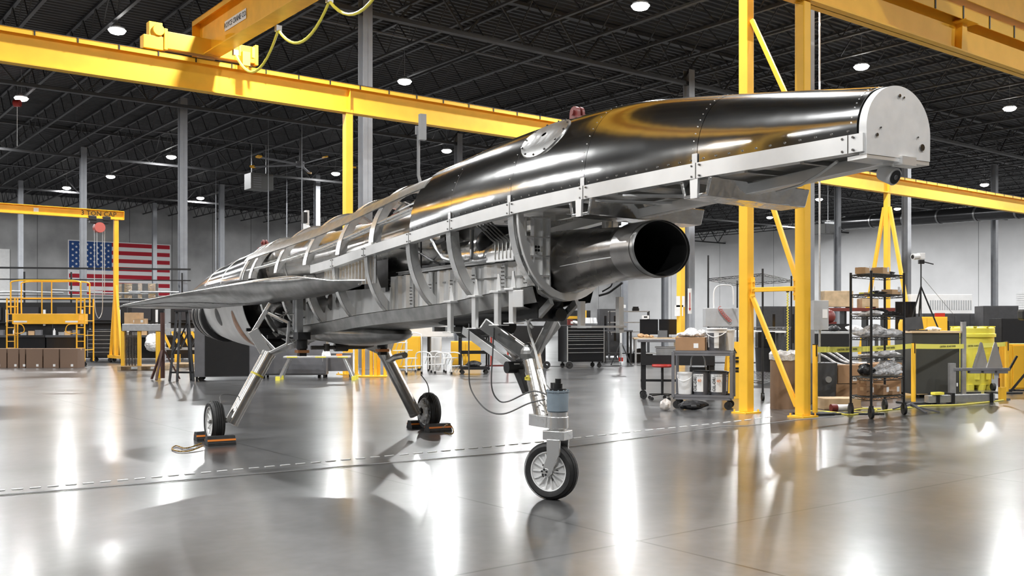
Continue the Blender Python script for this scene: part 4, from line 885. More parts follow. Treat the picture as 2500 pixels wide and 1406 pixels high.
# cord reel, cord drops, roof conduits
t = thing('cord_reel', 'small red cord reel hanging below the left edge lamp', 'cord reel', atD(42, 252, 39)); MB().cyl((-.12, 0, 0), (.12, 0, 0), .14, n=16).build('drum', RED, t)
MB().cyl((0, 0, -.1), (0, 0, -1.7), .012, n=5).build('cord', CABW, t); MB().cyl((0, 0, .1), (0, 0, HC - .9 - t.location.z), .01, n=5).build('bracket', GALV, t)
for u, v0, v1, D, lb in ((655, 466, 598, 48, 'white air hose dropping from the roof, left of the aircraft mast'), (700, 495, 586, 60, 'short white hose drop over the aircraft tail'), (737, 418, 565, 45, 'tall white conduit behind the white sensor mast'), (660, 470, 590, 55, None), (527, 475, 662, 62, 'thin conduit drop over the wing root')):
    if lb is None: continue
    a = atD(u, v0, D); b = atD(u, v1 + 70, D); m = MB(); m.cyl((0, 0, 0), (0, 0, b.z - a.z), .028, n=6); m.cyl((0, 0, 0), (0, 0, HC - a.z), .015, n=5); tag(m.build('hose_drop', COLM, loc=a), lb, 'hose')
for b_, z, lb in ((28.5, 11.0, 'thin steel conduit under the roof nearest the runway beam'), (37, 11.0, 'steel sprinkler pipe under the roof above the fan'), (50, 11.0, 'steel sprinkler pipe under the dark roof, far row'), (66, 11.0, 'bright pipe run under the roof before the concrete wall')):
    m = MB(); m.cyl((-6, 0, 0), (70, 0, 0), .035, n=6)
    for k in range(14): m.cyl((-4 + 5.4 * k, 0, 0), (-4 + 5.4 * k, 0, HC - z), .01, n=4)
    tag(m.build('roof_pipe', GRY, loc=G(0, b_, z), rz=EROT), lb, 'pipe')
# ---- left side
# gantry crane
g0 = at(283, 885.5); t = thing('gantry_crane', 'yellow A-frame gantry crane with a chain hoist in front of the flag', 'crane', g0, EROT)
zt = 5.12
m = MB(); m.box(-7.5, .25, -.09, .09, zt - .30, zt - .27); m.box(-7.5, .25, -.09, .09, zt - .02, zt); m.box(-7.5, .25, -.008, .008, zt - .3, zt); m.box(.24, .25, -.09, .09, zt - .3, zt); bm = m.build('gantry_beam', YELD, t, smooth=False)
text('capacity_lettering', '3 TON CAP', .22, BLK, bm, (-.55, -.012, zt - .14), (pi / 2, 0, 0))
m = MB(); m.box(-5.2, -4.5, -.012, -.009, zt - .2, zt - .08); m.box(-2.55, -2.4, -.012, -.009, zt - .2, zt - .08); m.build('decal', WHT, bm, smooth=False)
for x in (0, -7.2):
    m = MB(); m.box(x - .07, x + .07, -.07, .07, .22, zt - .3); l = m.build('post', YELD, t, smooth=False)
    for s in (-1, 1): MB().bar((x, s * .62, .22), (x, s * .04, 2.6), .08, .10).build('slanted_leg', YELD, t, smooth=False)
    MB().box(x - .07, x + .07, -.75, .75, .15, .25).build('foot_beam', YELD, t, smooth=False)
    for s in (-1, 1): m = MB(); m.cyl((x - .03, s * .6, .07), (x + .03, s * .6, .07), .07, n=14); m.box(x - .04, x + .04, s * .6 - .05, s * .6 + .05, .12, .16); m.build('caster', BLK, t)
h = thing('chain_hoist', 'black and red chain hoist hanging from the gantry crane beam', 'hoist', t.matrix_basis @ Vector((-.55, 0, zt - .42)), EROT)
m = MB(); m.box(-.3, .3, -.12, .12, -.05, .12); m.box(-.35, -.1, -.14, .14, .05, .2); m.box(.1, .35, -.14, .14, .05, .2); m.build('trolley', BLK, h, smooth=False, bevel=.02)
m = MB(); m.cyl((0, -.16, -.18), (0, .12, -.18), .17, n=20); m.build('chain_wheel', mat('hoist_red', (.45, .1, .08), .4), h)
m = MB()
for x, l in ((-.14, 2.6), (-.06, 1.4), (.12, 2.6), (.18, 2.4)): m.cyl((x, 0, -.1), (x, 0, -l), .013, n=5)
m.tube(sp([(-.14, 0, -2.6), (-.1, 0, -3.0), (0, 0, -3.2), (.1, 0, -3.0), (.12, 0, -2.6)]), .013, 5); m.build('hand_chain', GALV, h)
# scaffold
t = thing('rolling_scaffold', 'yellow rolling scaffold platform with guard rails beside the flag', 'scaffold', at(124, 893), .05)
for x in (-1.17, -.93, .93, 1.17):
    for y in (-.36, .36):
        if abs(x) < 1 and y > 0: continue
        m = MB(); m.cyl((x, y, .14), (x, y, 2.1), .024, n=8); m.build('upright', YELD, t)
for x in (-1.17, .93):
    m = MB()
    for k in range(9): m.cyl((x, -.36, .35 + k * .21), (x + .24, -.36, .35 + k * .21), .014, n=6)
    for k in range(4): m.cyl((x + (.24 if x > 0 else 0), -.36, .5 + k * .45), (x + (.24 if x > 0 else 0), .36, .5 + k * .45), .014, n=6)
    m.build('end_ladder', YELD, t)
MB().box(-1.0, 1.0, -.40, .36, 1.30, 1.62).build('platform', YELD, t, smooth=False, bevel=.01)
m = MB(); m.box(-.95, -.55, -.405, -.40, 1.35, 1.40); m.box(.6, .98, -.405, -.40, 1.35, 1.40); m.build('grip_strip', WHT, t, smooth=False)
for y in (-.36, .36):
    m = MB(); m.tube(sp([(-1.05, y, 1.62), (-1.05, y, 2.4), (-.95, y, 2.62), (0, y, 2.64), (.95, y, 2.62), (1.05, y, 2.4), (1.05, y, 1.62)], 5), .022, 7)
    m.cyl((-1.05, y, 2.1), (1.05, y, 2.1), .016, n=6); m.cyl((-.12, y, 1.62), (-.12, y, 2.64), .016, n=6); m.build('guard_rail', YELD, t)
for s in (-1, 1): m = MB(); m.tube(sp([(s * .95, -.4, 1.3), (s * .7, -.42, 1.28), (s * .62, -.42, 1.12), (s * .7, -.42, 1.02), (s * .95, -.4, 1.02)], 4), .014, 6); m.build('step_hoop', YELD, t)
casters(t, (-1.17, -.93, .93, 1.17), (-.36,), .07)
# cardboard cartons on the floor in front of the benches
for i, (ua, ub) in enumerate(((-30, 27), (28, 56), (57, 72), (73, 114), (115, 154), (155, 199))):
    D = 29.3; wpx = (ub - ua) * D / F; p = atD((ua + ub) / 2, V0, D); carton((p.x, p.y, 0), (wpx - .02, .5, .57), ['leftmost tall brown carton', 'second brown carton from the left', 'narrow third brown carton', 'wide brown carton under the scaffold', 'brown carton left of the last one', 'last brown carton on the right of the row'][i] + ' in the row on the floor', m=mat('brown_carton', (.20, .13, .09), .8))
# overhead black frame with curtains
t = thing('storage_rack', 'long black steel storage frame with perforated rails above the benches', 'frame', at(0, 872), EROT * .12)
for z, r_ in ((3.55, .035), (3.58, .02), (3.1, .03), (2.3, .03), (2.45, .015)):
    MB().bar((-2, 0, z), (7.2, .8, z), r_, r_ * 1.6).build('rail', BLK, t, smooth=False)
for x in (.9, 2.65, 4.3, 6.9, 3.45):
    MB().bar((x, x * .09, 0), (x, x * .09, 3.4 if x != 3.45 else 2.3), .055, .055).build('upright', BLK, t, smooth=False)
for i in range(5):
    m = MB(); m.cyl((-1 + i * 1.5, -.1, 2.55 + .06 * (i % 3)), (.9 + i * 1.5, .1, 2.6 - .05 * (i % 2)), .035, n=8); m.build('tube_stock', GALV, t)
m = MB(); m.grid([[Vector((4.45 + 1.6 * i / 12, .3 + .05 * sin(i * 1.9), 2.36)) for i in range(13)], [Vector((4.45 + 1.6 * i / 12, .3 + .07 * sin(i * 1.9 + .5), 2.95)) for i in range(13)]]); m.build('shiny_sheet', SKINB, t, solid=.01)
# black benches with back panels
for i, u in enumerate((-18, 74, 166, 258, 350, 456)):
    b = thing('workbench', ['black workbench at the left edge behind the cartons', 'black workbench seen through the left scaffold ladder', 'black workbench behind the scaffold platform', 'black workbench behind the gantry crane leg', 'black workbench under the shiny sheet', 'black workbench under the wing tip'][i], 'workbench', atD(u, V0, 36.5) * 1.0 + Vector((0, 0, -CH)), .04)
    MB().box(-.68, .68, -.35, .35, .82, .90).build('bench_top', BLK if i % 2 else DGR, b, smooth=False); MB().box(-.66, .66, -.3, .33, .05, .82).build('under_cabinet', BLKG, b, smooth=False)
    MB().box(-.68, .68, .3, .36, .9, 2.12).build('back_panel', BLK, b, smooth=False); MB().box(-.68, .68, .05, .3, 1.35, 1.38).build('shelf', BLK, b, smooth=False)
    MB().box(-.5, .2, .22, .26, 1.45, 1.95).build('monitor', mat('bench_screen', (.04, .04, .045), .3), b, smooth=False); MB().box(.38, .46, .2, .26, 1.25, 1.85).build('light_post', WPL, b, smooth=False)
    rn = random.Random(i)
    for k in range(4):
        nm_, mm_, lb_ = (('plastic_bottle', WPL, 'small white bottle'), ('parts_tray', GALV, 'grey parts tray'), ('small_box', CARDL, 'small tan box'), ('tool_case', GRY, 'grey tool case'))[k]
        x = -.5 + .3 * k + rn.uniform(-.05, .05); q = MB(); 
        if k == 0: q.cyl((0, 0, 0), (0, 0, .18), .045, n=10); q.cyl((0, 0, .18), (0, 0, .24), .02, n=8)
        else: q.box(-.11, .11, -.07, .07, 0, .07 + .04 * k); q.box(-.115, .115, -.075, .075, .06 + .04 * k, .075 + .04 * k)
        tag(q.build(nm_, mm_, loc=b.location + Vector((x, -.12, .9)), smooth=False), lb_ + ' on the ' + b['label'].split(' seen')[0], 'container', 'odds and ends on the black workbenches')
drawers(atD(252, V0, 34) + Vector((0, 0, -CH)), (.82, .6, 1.12), 'black tool chest with pale drawer lines beside the gantry leg', .03, 6, BLK)
# pallet, crate and fixtures
def pallet(p, rz, lb, n=1):
    t = thing('wooden_pallet', lb, 'pallet', p, rz); z = 0
    m = MB()
    for x in (-.55, 0, .55): m.box(x - .05, x + .05, -.5, .5, 0, .1)
    m.build('stringers', WOOD, t, smooth=False); m = MB()
    for k in range(7): m.box(-.6, .6, -.5 + k * .16, -.39 + k * .16, .1, .12)
    m.build('deck_boards', WOOD, t, smooth=False); return t
pl = at(352, 902); pallet(pl, .1, 'wooden pallet on the floor in front of the black benches, left one'); pallet(at(446, 896), -.05, 'wooden pallet behind the black trestle stand')
t = thing('fixture_rack', 'grey and yellow fixture rack of upright rods standing on the pallet', 'rack', pl + Vector((0, 0, .12)), .1)
for x in (-.5, -.05, .45): MB().box(x - .045, x + .045, -.35, -.25, 0, .98).build('yellow_post', YEL, t, smooth=False)
MB().box(-.5, .55, -.4, .3, .98, 1.18).build('steel_table', GALV, t, smooth=False, bevel=.01); m = MB()
for k in range(9): m.cyl((-.42 + k * .04, -.3 - .03 * (k % 2), 0), (-.42 + k * .04, -.3, .96), .014, n=6)
m.build('rod_bundle', STEEL, t)
carton(t.matrix_basis @ Vector((-.28, 0, 1.18)), (.42, .35, .32), 'tan carton on the grey fixture rack', m=CARDL); carton(t.matrix_basis @ Vector((-.02, -.25, 1.18)), (.3, .25, .15), 'low tan carton in front of the taller one on the fixture rack', m=CARDL)
bag(at(375, 888) + Vector((0, 0, .4)), (.6, .4, .55), 'clear wrapped bundle beside the fixture rack', 5)
t = thing('barrier_rack', 'yellow and black striped cross-braced rack behind the black trestle', 'rack', at(446, 893) + Vector((0, 0, .12)), 0)
for k in range(4): MB().bar((-.55 + .3 * k, -.2, .95), (-.30 + .3 * k, -.2, .42), .05, .07).build('striped_bar', YEL, t, smooth=False); MB().bar((-.05 + .3 * k - .25, -.22, .42), (.22 + .3 * k - .25, -.22, .95), .04, .05).build('black_bar', BLK, t, smooth=False)
m = MB(); m.box(-.6, .7, -.2, .2, .95, 1.05); m.box(-.6, .7, -.2, .2, .38, .45); m.build('cross_rail', GALV, t, smooth=False)
for x in (-.1, .35): MB().box(x - .07, x + .07, -.25, -.1, 0, .25).build('yellow_foot', YEL, t, smooth=False)
# jack stands below the wing
t = thing('jack_stand', 'brown steel jack stand on three legs below the wing tip', 'jack stand', at(397, 928)); 
MB().cyl((0, 0, .05), (0, 0, 1.55), .05, n=14).build('post', BROWN, t)
for k in range(3):
    a = 2 * pi * k / 3 + .5; MB().bar((0, 0, .75), (.38 * cos(a), .38 * sin(a), .02), .05, .03).build('leg', BROWN, t, smooth=False)
MB().box(-.04, .04, -.04, .04, 1.55, 1.60).build('saddle', BLK, t, smooth=False)
tag(MB().cyl((0, 0, 0), (0, 0, 1.1), .055, n=14).build('bollard', YEL, loc=at(388, 922)), 'yellow post standing just left of the brown jack stand', 'post')
t = thing('trestle_stand', 'black tall trestle stand below the wing beside the grey cabinet', 'stand', at(447, 930)); H = 1.56
for (x, y) in ((-.27, -.1), (-.05, -.25), (.27, -.1), (.1, .25)): MB().bar((x, y, 0), (x * .45, y * .45, H), .045, .045).build('leg', DGR, t, smooth=False)
m = MB(); m.box(-.25, .27, -.12, -.09, .18, .22); m.bar((-.2, -.1, .6), (.12, -.1, 1.3), .03, .03); m.box(-.16, .16, -.14, .14, H, H + .04); m.build('cross_brace', BLK, t, smooth=False)
# grey cabinets behind the gear
t = cabinet(at(560, 928), (1.45, .9, 1.22), 'large grey and black wheeled cabinet under the aircraft tail', .22, GRY, 0, foot=.1)
MB().box(-.50, .46, -.462, -.45, .12, 1.18).build('black_panel', BLK, t, smooth=False); casters(t, (-.6, .6), (-.35, .35), .05)
t = cabinet(at(722, 922), (1.5, .7, .92), 'grey cabinet behind the small work platform', .1, GRY, 1); t = cabinet(at(818, 919), (.85, .4, .58), 'low grey table cabinet at the right of the work platform', .1, GRY, 0, foot=.14)
# step platform
t = thing('work_platform', 'low aluminium work platform with yellow feet behind the left strut', 'platform', at(775, 927), .06); h = .55
MB().box(-.75, .75, -.2, .2, h - .04, h).build('platform_top', ALUW, t, smooth=False, bevel=.005)
for x in (-.55, .1, .6): MB().box(x - .12, x + .12, -.205, -.2, h - .035, h - .005).build('yellow_trim', LEM, t, smooth=False)
for sx in (-1, 1):
    for sy in (-1, 1):
        MB().bar((sx * .62, sy * .17, h - .04), (sx * .84, sy * .24, .03), .03, .055).build('leg', ALU, t, smooth=False); MB().box(sx * .86 - .05, sx * .86 + .05, sy * .25 - .04, sy * .25 + .04, 0, .09).build('rubber_foot', LEM, t, smooth=False)
q = t.matrix_basis @ Vector((.2, 0, h)); k = MB(); k.lathe([(.001, .16), (.06, .15), (.10, .06), (.11, 0)], n=16); tag(k.build('plastic_dome', BAG, loc=q), 'clear plastic dome on the work platform', 'container')
q = t.matrix_basis @ Vector((.5, 0, h)); tag(MB().lathe([(.001, 0), (.07, 0), (.07, .05), (.001, .05)], n=16).build('tape_roll', ORG, loc=q), 'small orange roll on the work platform', 'tape')
# yellow post rack
t = thing('post_rack', 'yellow rack of upright posts on a yellow base plate left of the white steps', 'rack', at(907, 920), .1)
MB().box(-.42, .38, -.2, .2, 0, .04).build('base_plate', YEL, t, smooth=False, bevel=.01)
for x, y in ((-.36, -.1), (-.2, .05), (.0, -.1), (.1, -.12), (.17, .06), (.33, .0)): MB().cyl((x, y, .04), (x, y, .78), .042, n=12).build('post', YEL, t)
cabinet(at(985, 903), (.95, .5, .95), 'yellow safety cabinet behind the white rolling steps', .05, YEL, 2, foot=.05, hm=BLK); cabinet(at(1137, 895), (.9, .5, .78), 'yellow safety cabinet behind the black utility cart', .05, YEL, 2, foot=.05, hm=BLK)
def steps(p, n, lb, rz=0, w_=.5):
    t = thing('rolling_steps', lb, 'steps', p, rz, 'white rolling steps'); 
    for s in (-1, 1):
        x = s * w_ / 2; m = MB(); m.tube(sp([(x, -.28, .05), (x, -.28, .26 * n - .12), (x, -.2, .26 * n), (x, .05, .26 * n + .03), (x + 0, .28, .26 * n - .05), (x, .30, .05)], 5), .016, 7); m.build('side_frame', WHT, t)
    for k in range(n):
        y = -.24 + .18 * k; m = MB(); m.box(-w_ / 2, w_ / 2, y - .08, y + .1, .2 * (k + 1), .2 * (k + 1) + .02)
        for j in range(3): m.cyl((-w_ / 2 + w_ * (j + .5) / 3, y, .2 * (k + 1)), (-w_ / 2 + w_ * (j + .9) / 3, y + .15, .2 * k + .03), .010, n=5)
        m.build('tread', WHT, t, smooth=False)
    for s in (-1, 1):
        for y in (-.28, .3): MB().cyl((s * w_ / 2, y, 0), (s * w_ / 2, y, .06), .025, n=8).build('rubber_foot', BLK, t)
    return t
steps(at(992, 913), 4, 'tallest white rolling steps with four treads', .9, .55); steps(at(1050, 908), 2, 'low white rolling steps, middle of the three', .9, .5); steps(at(1096, 912), 2, 'low white rolling steps beside the black cart', .9, .42)
t = thing('work_table', 'white-topped table behind the white rolling steps', 'table', at(1048, 900)); MB().box(-.72, .68, -.3, .3, .93, 1.27).build('white_block', WHT, t, smooth=False, bevel=.01)
for x in (-.25, .0): MB().box(x - .04, x + .04, -.2, .2, 0, .93).build('leg', BLK, t, smooth=False)
tag(MB().lathe([(.001, 0), (.17, 0), (.18, .4), (.19, .9), (.001, .9)], n=20).build('drum', WPL, loc=at(1063, 896)), 'white plastic drum under the white-topped table', 'drum')
def cart(p, d, lb, rz, m=BLK, zs=(.12, .5, .95), name='utility_cart', r=.05):
    t = thing(name, lb, 'cart', p, rz); x, y = d[0] / 2, d[1] / 2
    for z in zs:
        k = MB(); k.box(-x, x, -y, y, z - .03, z - .02)
        for a in ((-x, x, -y, -y + .02), (-x, x, y - .02, y), (-x, -x + .02, -y, y), (x - .02, x, -y, y)): k.box(*a, z - .06, z + .015)
        k.build('shelf', m, t, smooth=False)
    for sx in (-1, 1):
        for sy in (-1, 1): MB().box(sx * x - .022, sx * x + .022, sy * y - .022, sy * y + .022, zs[0] - .03, zs[-1]).build('corner_post', m, t, smooth=False, bevel=.004)
    casters(t, (-x + .05, x - .05), (-y + .05, y - .05), r); return t
cart(at(1157, 912), (.72, .45), 'black two-shelf utility cart right of the white steps', .15, BLK, (.17, .58, 1.0))
bag(at(1157, 912) + Vector((0, 0, .185)), (.4, .3, .14), 'coiled grey cables on the lower shelf of the black utility cart', 9, CABL, nm='cable_coil', cat='cables')
t = thing('red_frame_cart', 'dark red tube-frame cart behind the nose gear brace', 'cart', at(1225, 903), .2); m = MB(); m.box(-.4, .5, -.02, .02, .1, .13); m.box(-.4, .5, .38, .42, .1, .13); m.build('base', DRED, t, smooth=False)
for x in (-.3, .18): MB().box(x - .02, x + .02, 0, .04, .12, 1.35).build('upright', RED, t, smooth=False)
MB().box(-1.0, .4, -.03, .03, 1.33, 1.4).build('top_rail', RED, t, smooth=False); MB().box(-.3, .2, -.03, .03, .95, .99).build('middle_rail', RED, t, smooth=False); casters(t, (-.38, .48), (0, .4), .04)
cabinet(at(1290, 893), (1.0, .6, 1.25), 'dark crate stack behind the nose gear web plate', .1, BLK, 1)
# large black tool chest with things on top
tc_ = at(1418, 897); t = drawers(tc_, (1.22, .62, 1.27), 'large black tool chest on casters with silver drawer lines', .42, 9); MB().box(-.3, .0, -.345, -.33, 1.18, 1.22).build('maker_plate', WHT, t, smooth=False)
for x, dz in ((-.45, .3), (.0, .16)):
    pass
q = t.matrix_basis
carton(q @ Vector((-.42, -.1, 1.27)), (.16, .14, .16), 'small dark red box on the large black tool chest', m=DRED); bag(q @ Vector((-.25, -.05, 1.27)), (.3, .22, .12), 'crumpled white cloth on the large black tool chest', 3, WHT, nm='cloth', cat='cloth')
m = MB(); m.lathe([(.001, 0), (.24, 0), (.26, .05), (.22, .22), (.2, .22), (.22, .05), (.001, .02)], n=24); tag(m.build('metal_tray', GALV, loc=q @ Vector((.28, .0, 1.27))), 'round ribbed metal tray on the large black tool chest', 'tray')
t = thing('kick_scooter', 'black kick scooter lying against the foot of the large tool chest', 'scooter', at(1365, 900), -.1)
MB().box(-.3, .25, -.05, .05, .06, .08).build('deck', BLK, t, smooth=False); MB().tube(sp([(-.3, 0, .07), (-.42, 0, .15), (-.52, 0, .5), (-.58, 0, .95)]), .018, 8).build('steering_post', BLK, t)
for x in (.3, -.36): m = MB(); m.lathe([(.03, -.02), (.10, -.02), (.11, 0), (.10, .02), (.03, .02)], c=(x, 0, .11), axis=(0, 1, 0), n=22); m.build('wheel', RUB, t)
cabinet(at(1486, 873), (.8, .6, 1.9), 'tall charcoal cabinet with dark windows behind the tool chest', .1, DGR, 2, slots=1); cabinet(at(1402, 872), (1.2, .6, 1.85), 'tall black cabinet with a small yellow sign behind the tool chest', .1, BLK, 2)
tag(MB().box(-.1, .1, -.02, 0, 0, .35).build('yellow_sign', YEL, loc=at(1424, 872) + Vector((0, -.35, 1.5)), smooth=False), 'small yellow sign on the tall black cabinet', 'sign')
tag(MB().box(-.45, .45, -.1, .1, -.05, .05).build('yellow_beam', YEL, loc=at(1388, 877) + Vector((0, -.6, 1.55)), smooth=False), 'short yellow beam above the large tool chest', 'beam')
t = thing('tripod_stand', 'silver and red tripod stand right of the large tool chest', 'tripod', at(1516, 893)); MB().cyl((0, 0, .15), (0, 0, 1.8), .035, n=12).build('column', WPL, t)
for k in range(3): a = 2 * pi * k / 3 + .4; MB().bar((0, 0, .75), (.36 * cos(a), .36 * sin(a), .02), .03, .03).build('leg', DGR, t, smooth=False)
for z in (.2, 1.28): MB().cyl((0, 0, z - .06), (0, 0, z + .06), .07, n=14).build('collar', RED, t)
m = MB(); m.box(-.15, .15, -.04, .04, 1.8, 1.9); m.cyl((0, -.1, 1.62), (0, .05, 1.62), .07, n=14); m.build('laser_head', WPL, t)
def bench(p, d, lb, rz=0, top=PLY, leg=GALV):
    t = thing('workbench', lb, 'workbench', p, rz); x, y, z = d; MB().box(-x / 2, x / 2, -y / 2, y / 2, z - .05, z).build('bench_top', top, t, smooth=False, bevel=.005)
    for sx in (-1, 1):
        for sy in (-1, 1): MB().box(sx * (x / 2 - .06) - .03, sx * (x / 2 - .06) + .03, sy * (y / 2 - .06) - .03, sy * (y / 2 - .06) + .03, 0, z - .05).build('leg', leg, t, smooth=False)
    MB().box(-x / 2 + .06, x / 2 - .06, -y / 2 + .05, y / 2 - .05, .3, .33).build('lower_shelf', leg, t, smooth=False); return t
bench(at(1505, 885), (1.0, .6, 1.1), 'dark bench with a grey rim between tool chest and tripod', .1, DGR, BLK)
b = bench(at(1600, 885), (1.5, .8, .85), 'wood-topped workbench with monitors and a laptop behind the black table', -.05)
q = b.matrix_basis
for x, w_, lb in ((-.2, .62, 'left wide black monitor on the wood-topped workbench'), (.45, .62, 'right wide black monitor on the wood-topped workbench')):
    t = thing('monitor', lb, 'monitor', q @ Vector((x, .2, .85))); MB().box(-w_ / 2, w_ / 2, -.02, .02, .1, .62).build('screen', SCRN, t, smooth=False); m = MB(); m.box(-.12, .12, -.1, .1, 0, .015); m.box(-.03, .03, 0, .04, 0, .2); m.build('stand', BLK, t, smooth=False)
t = thing('laptop', 'open dark laptop on the wood-topped workbench', 'laptop', q @ Vector((.22, -.15, .85)), -.2); MB().box(-.16, .16, -.11, .11, 0, .02).build('keyboard_base', GRY, t, smooth=False); MB().bar((0, .11, .02), (0, .19, .24), .32, .012, up=(0, 1, 0)).build('screen', DGR, t, smooth=False)
for i, (x, y, s_) in enumerate(((-.5, -.2, .13), (-.32, -.25, .10), (-.15, -.2, .08))): bag(q @ Vector((x, y, .85)), (s_ * 2, s_ * 1.6, s_), ['crumpled cream cloth at the left end of the wood-topped workbench', 'cream paper heap on the wood-topped workbench', 'small pale parts heap before the monitors'][i], 20 + i, CARDL, nm='paper_heap', cat='paper')
t = thing('white_switch_box', 'white box with dark sockets on top of the left monitor', 'box', q @ Vector((-.32, .2, 1.48))); MB().box(-.12, .12, -.06, .06, 0, .12).build('casing', WPL, t, smooth=False); MB().box(-.06, .06, -.065, -.06, .04, .09).build('socket', BLK, t, smooth=False)
t = thing('storage_shelf', 'grey three-shelf rack with black camera gear left of the monitors', 'shelf', at(1535, 878), 0)
for z in (1.0, 1.35, 1.75): MB().box(-.75, .75, -.2, .2, z, z + .04).build('shelf', GALV, t, smooth=False)
for x in (-.72, .72): MB().box(x - .02, x + .02, -.2, .2, 0, 1.78).build('upright', DGR, t, smooth=False)
for i, x in enumerate((-.35, .25)):
    m = MB(); m.box(-.12, .12, -.1, .1, .0, .10); m.box(-.1, .1, -.08, .08, .1, .16); tag(m.build('black_case', BLK, loc=t.location + Vector((x, 0, 1.79)), smooth=False), ['left', 'right'][i] + ' black gear case on top of the grey three-shelf rack', 'case')
m = MB(); m.ball((0, 0, .3), .25, 14, 8, (1.0, .8, .7)); m.box(-.42, .4, -.3, .3, 0, .3); tag(m.build('tool_bag', BLKG, loc=at(1562, 884)), 'glossy black bag standing in an open black bin beside the tripod', 'bag')
# papers and sign on posts
for z, x in ((1.75, -.02), (2.05, .03)): tag(MB().box(-.14, .14, -.004, .004, -.18, .18).build('paper_sheet', WHT, loc=atD(1659, V0, 32.52) + Vector((x - .0, -.0, z - CH)), smooth=False), ('lower' if z < 2 else 'upper') + ' white paper taped to the yellow column behind the intake', 'paper')
t = thing('wall_sign', 'white sign with a red arrow on the grey column behind the intake', 'sign', atD(1684, 735, 34.8)); MB().box(-.07, .07, -.01, .01, -.45, .45).build('plate', WHT, t, smooth=False); m = MB(); m.box(-.015, .015, -.014, -.01, -.25, .3); m.prism([(-.045, -.25), (.045, -.25), (0, -.36)], (0, -.014, 0), (0, -.01, 0), (1, 0, 0), (0, 0, 1)); m.build('red_arrow', RED, t, smooth=False)
# ---------------------------------------------------------------- right side
# black mobile table behind the parts cart
t = thing('mobile_table', 'black steel work table on casters left of the bucket cart', 'table', at(1652, 972), -.12)
x, y, z = .62, .35, 1.02; MB().box(-x - .05, x + .05, -y, y, z - .05, z).build('table_top', GRY, t, smooth=False, bevel=.006)
for sx in (-1, 1):
    for sy in (-1, 1): MB().box(sx * (x - .05) - .04, sx * (x - .05) + .04, sy * (y - .06) - .03, sy * (y - .06) + .03, .16, z - .05).build('leg', BLK, t, smooth=False)
MB().box(-x, x, -y + .02, -y + .05, z - .42, z - .27).build('apron', BLK, t, smooth=False); MB().box(-x, x, -y, y, z - .44, z - .42).build('middle_shelf', BLK, t, smooth=False); MB().box(-x, x, -y + .05, -y + .09, .3, .34).build('stretcher', BLK, t, smooth=False)
casters(t, (-x + .05, x - .05), (-y + .06, y - .06), .06)
q = t.matrix_basis
k = MB(); k.box(-.3, .35, -.2, .2, 0, .28); k.box(-.32, .37, -.22, .22, .27, .29); tag(k.build('glass_case', GALV, loc=q @ Vector((-.05, -.02, z - .42)), rz=-.12, smooth=False), 'silver metal case on the shelf of the black mobile table', 'case')
# stool
t = thing('rolling_stool', 'rolling stool with a red seat under the black mobile table', 'stool', at(1617, 976)); MB().lathe([(.001, .60), (.17, .60), (.18, .57), (.16, .55), (.001, .55)], n=22).build('seat', RED, t); MB().cyl((0, 0, .08), (0, 0, .55), .022, n=10).build('post', BLK, t)
for k in range(5):
    a = 2 * pi * k / 5; l = MB().bar((0, 0, .10), (.24 * cos(a), .24 * sin(a), .085), .03, .025).build('leg', BLK, t, smooth=False); MB().cyl((.24 * cos(a), .24 * sin(a) - .012, .03), (.24 * cos(a), .24 * sin(a) + .012, .03), .03, n=12).build('caster', RUB, l)
# bucket cart
cp_ = at(1718, 996); CR = -.30; t = cart(cp_, (.86, .48), 'grey steel cart loaded with oil absorbent buckets beside the lattice column', CR, GRY, (.20, .86), name='bucket_cart', r=.06)
q = Matrix.Translation(cp_) @ Matrix.Rotation(CR, 4, 'Z')
def bucket(p, r, h, body, lb, rz=0, lid=BLK, words=True, handle=True):
    t = thing('bucket', lb, 'bucket', p, rz); k = MB(); k.lathe([(.001, 0), (r * .9, 0), (r, h * .9), (r * 1.03, h * .9), (r * 1.03, h * .93), (r, h * .94)], n=28); k.build('pail', body, t)
    MB().lathe([(.001, h), (r * .98, h), (r * 1.06, h * .985), (r * 1.06, h * .93), (r, h * .93)], n=28).build('lid', lid, t)
    if words:
        k = MB(); k.lathe([(r * .935 + .003, h * .12), (r * .99 + .003, h * .86)], n=20, a0=-2.75, a1=-1.0); lab = k.build('paper_label', WHT, t)
        text('label_lettering', 'OIL-DRI', h * .19, BLK, lab, (-r * .45, -r * .86 - .012, h * .45), (pi / 2, -pi / 2, -.2), squeeze=.9); text('label_lettering', 'Quick Sorb', r * .26, BLK, lab, (r * .05, -r * .99 - .012, h * .80), (pi / 2, 0, 0), squeeze=.9)
        text('label_number', '40', r * .5, ORG, lab, (r * .10, -r * .97 - .012, h * .58), (pi / 2, 0, 0))
    if handle: MB().tube(sp([(-r * 1.03, 0, h * .88), (-r * .9, -r * .55, h * .72), (-r * .2, -r * 1.15, h * .60), (r * .6, -r * .95, h * .70), (r * 1.03, 0, h * .88)], 5), .006, 6).build('wire_handle', WPL, t)
    return t
gp = mat('grey_pail', (.10, .10, .11), .4)
bucket(q @ Vector((-.27, -.06, .215)), .115, .33, WPL, 'white pail with a dark label at the left of the lower cart shelf', CR, WPL, words=False); 
MB_ = MB(); MB_.lathe([(.112, .2), (.114, .25)], n=10, a0=-2.3, a1=-1.3)
bucket(q @ Vector((-.03, -.08, .215)), .12, .36, gp, 'grey absorbent bucket second from the left on the lower cart shelf', CR - .2, handle=False)
bucket(q @ Vector((.23, -.10, .215)), .12, .36, gp, 'grey absorbent bucket at the front right of the lower cart shelf', CR, handle=False)
bucket(q @ Vector((.26, .14, .215)), .10, .34, gp, 'grey absorbent bucket at the back right of the lower cart shelf', CR + .5, handle=False)
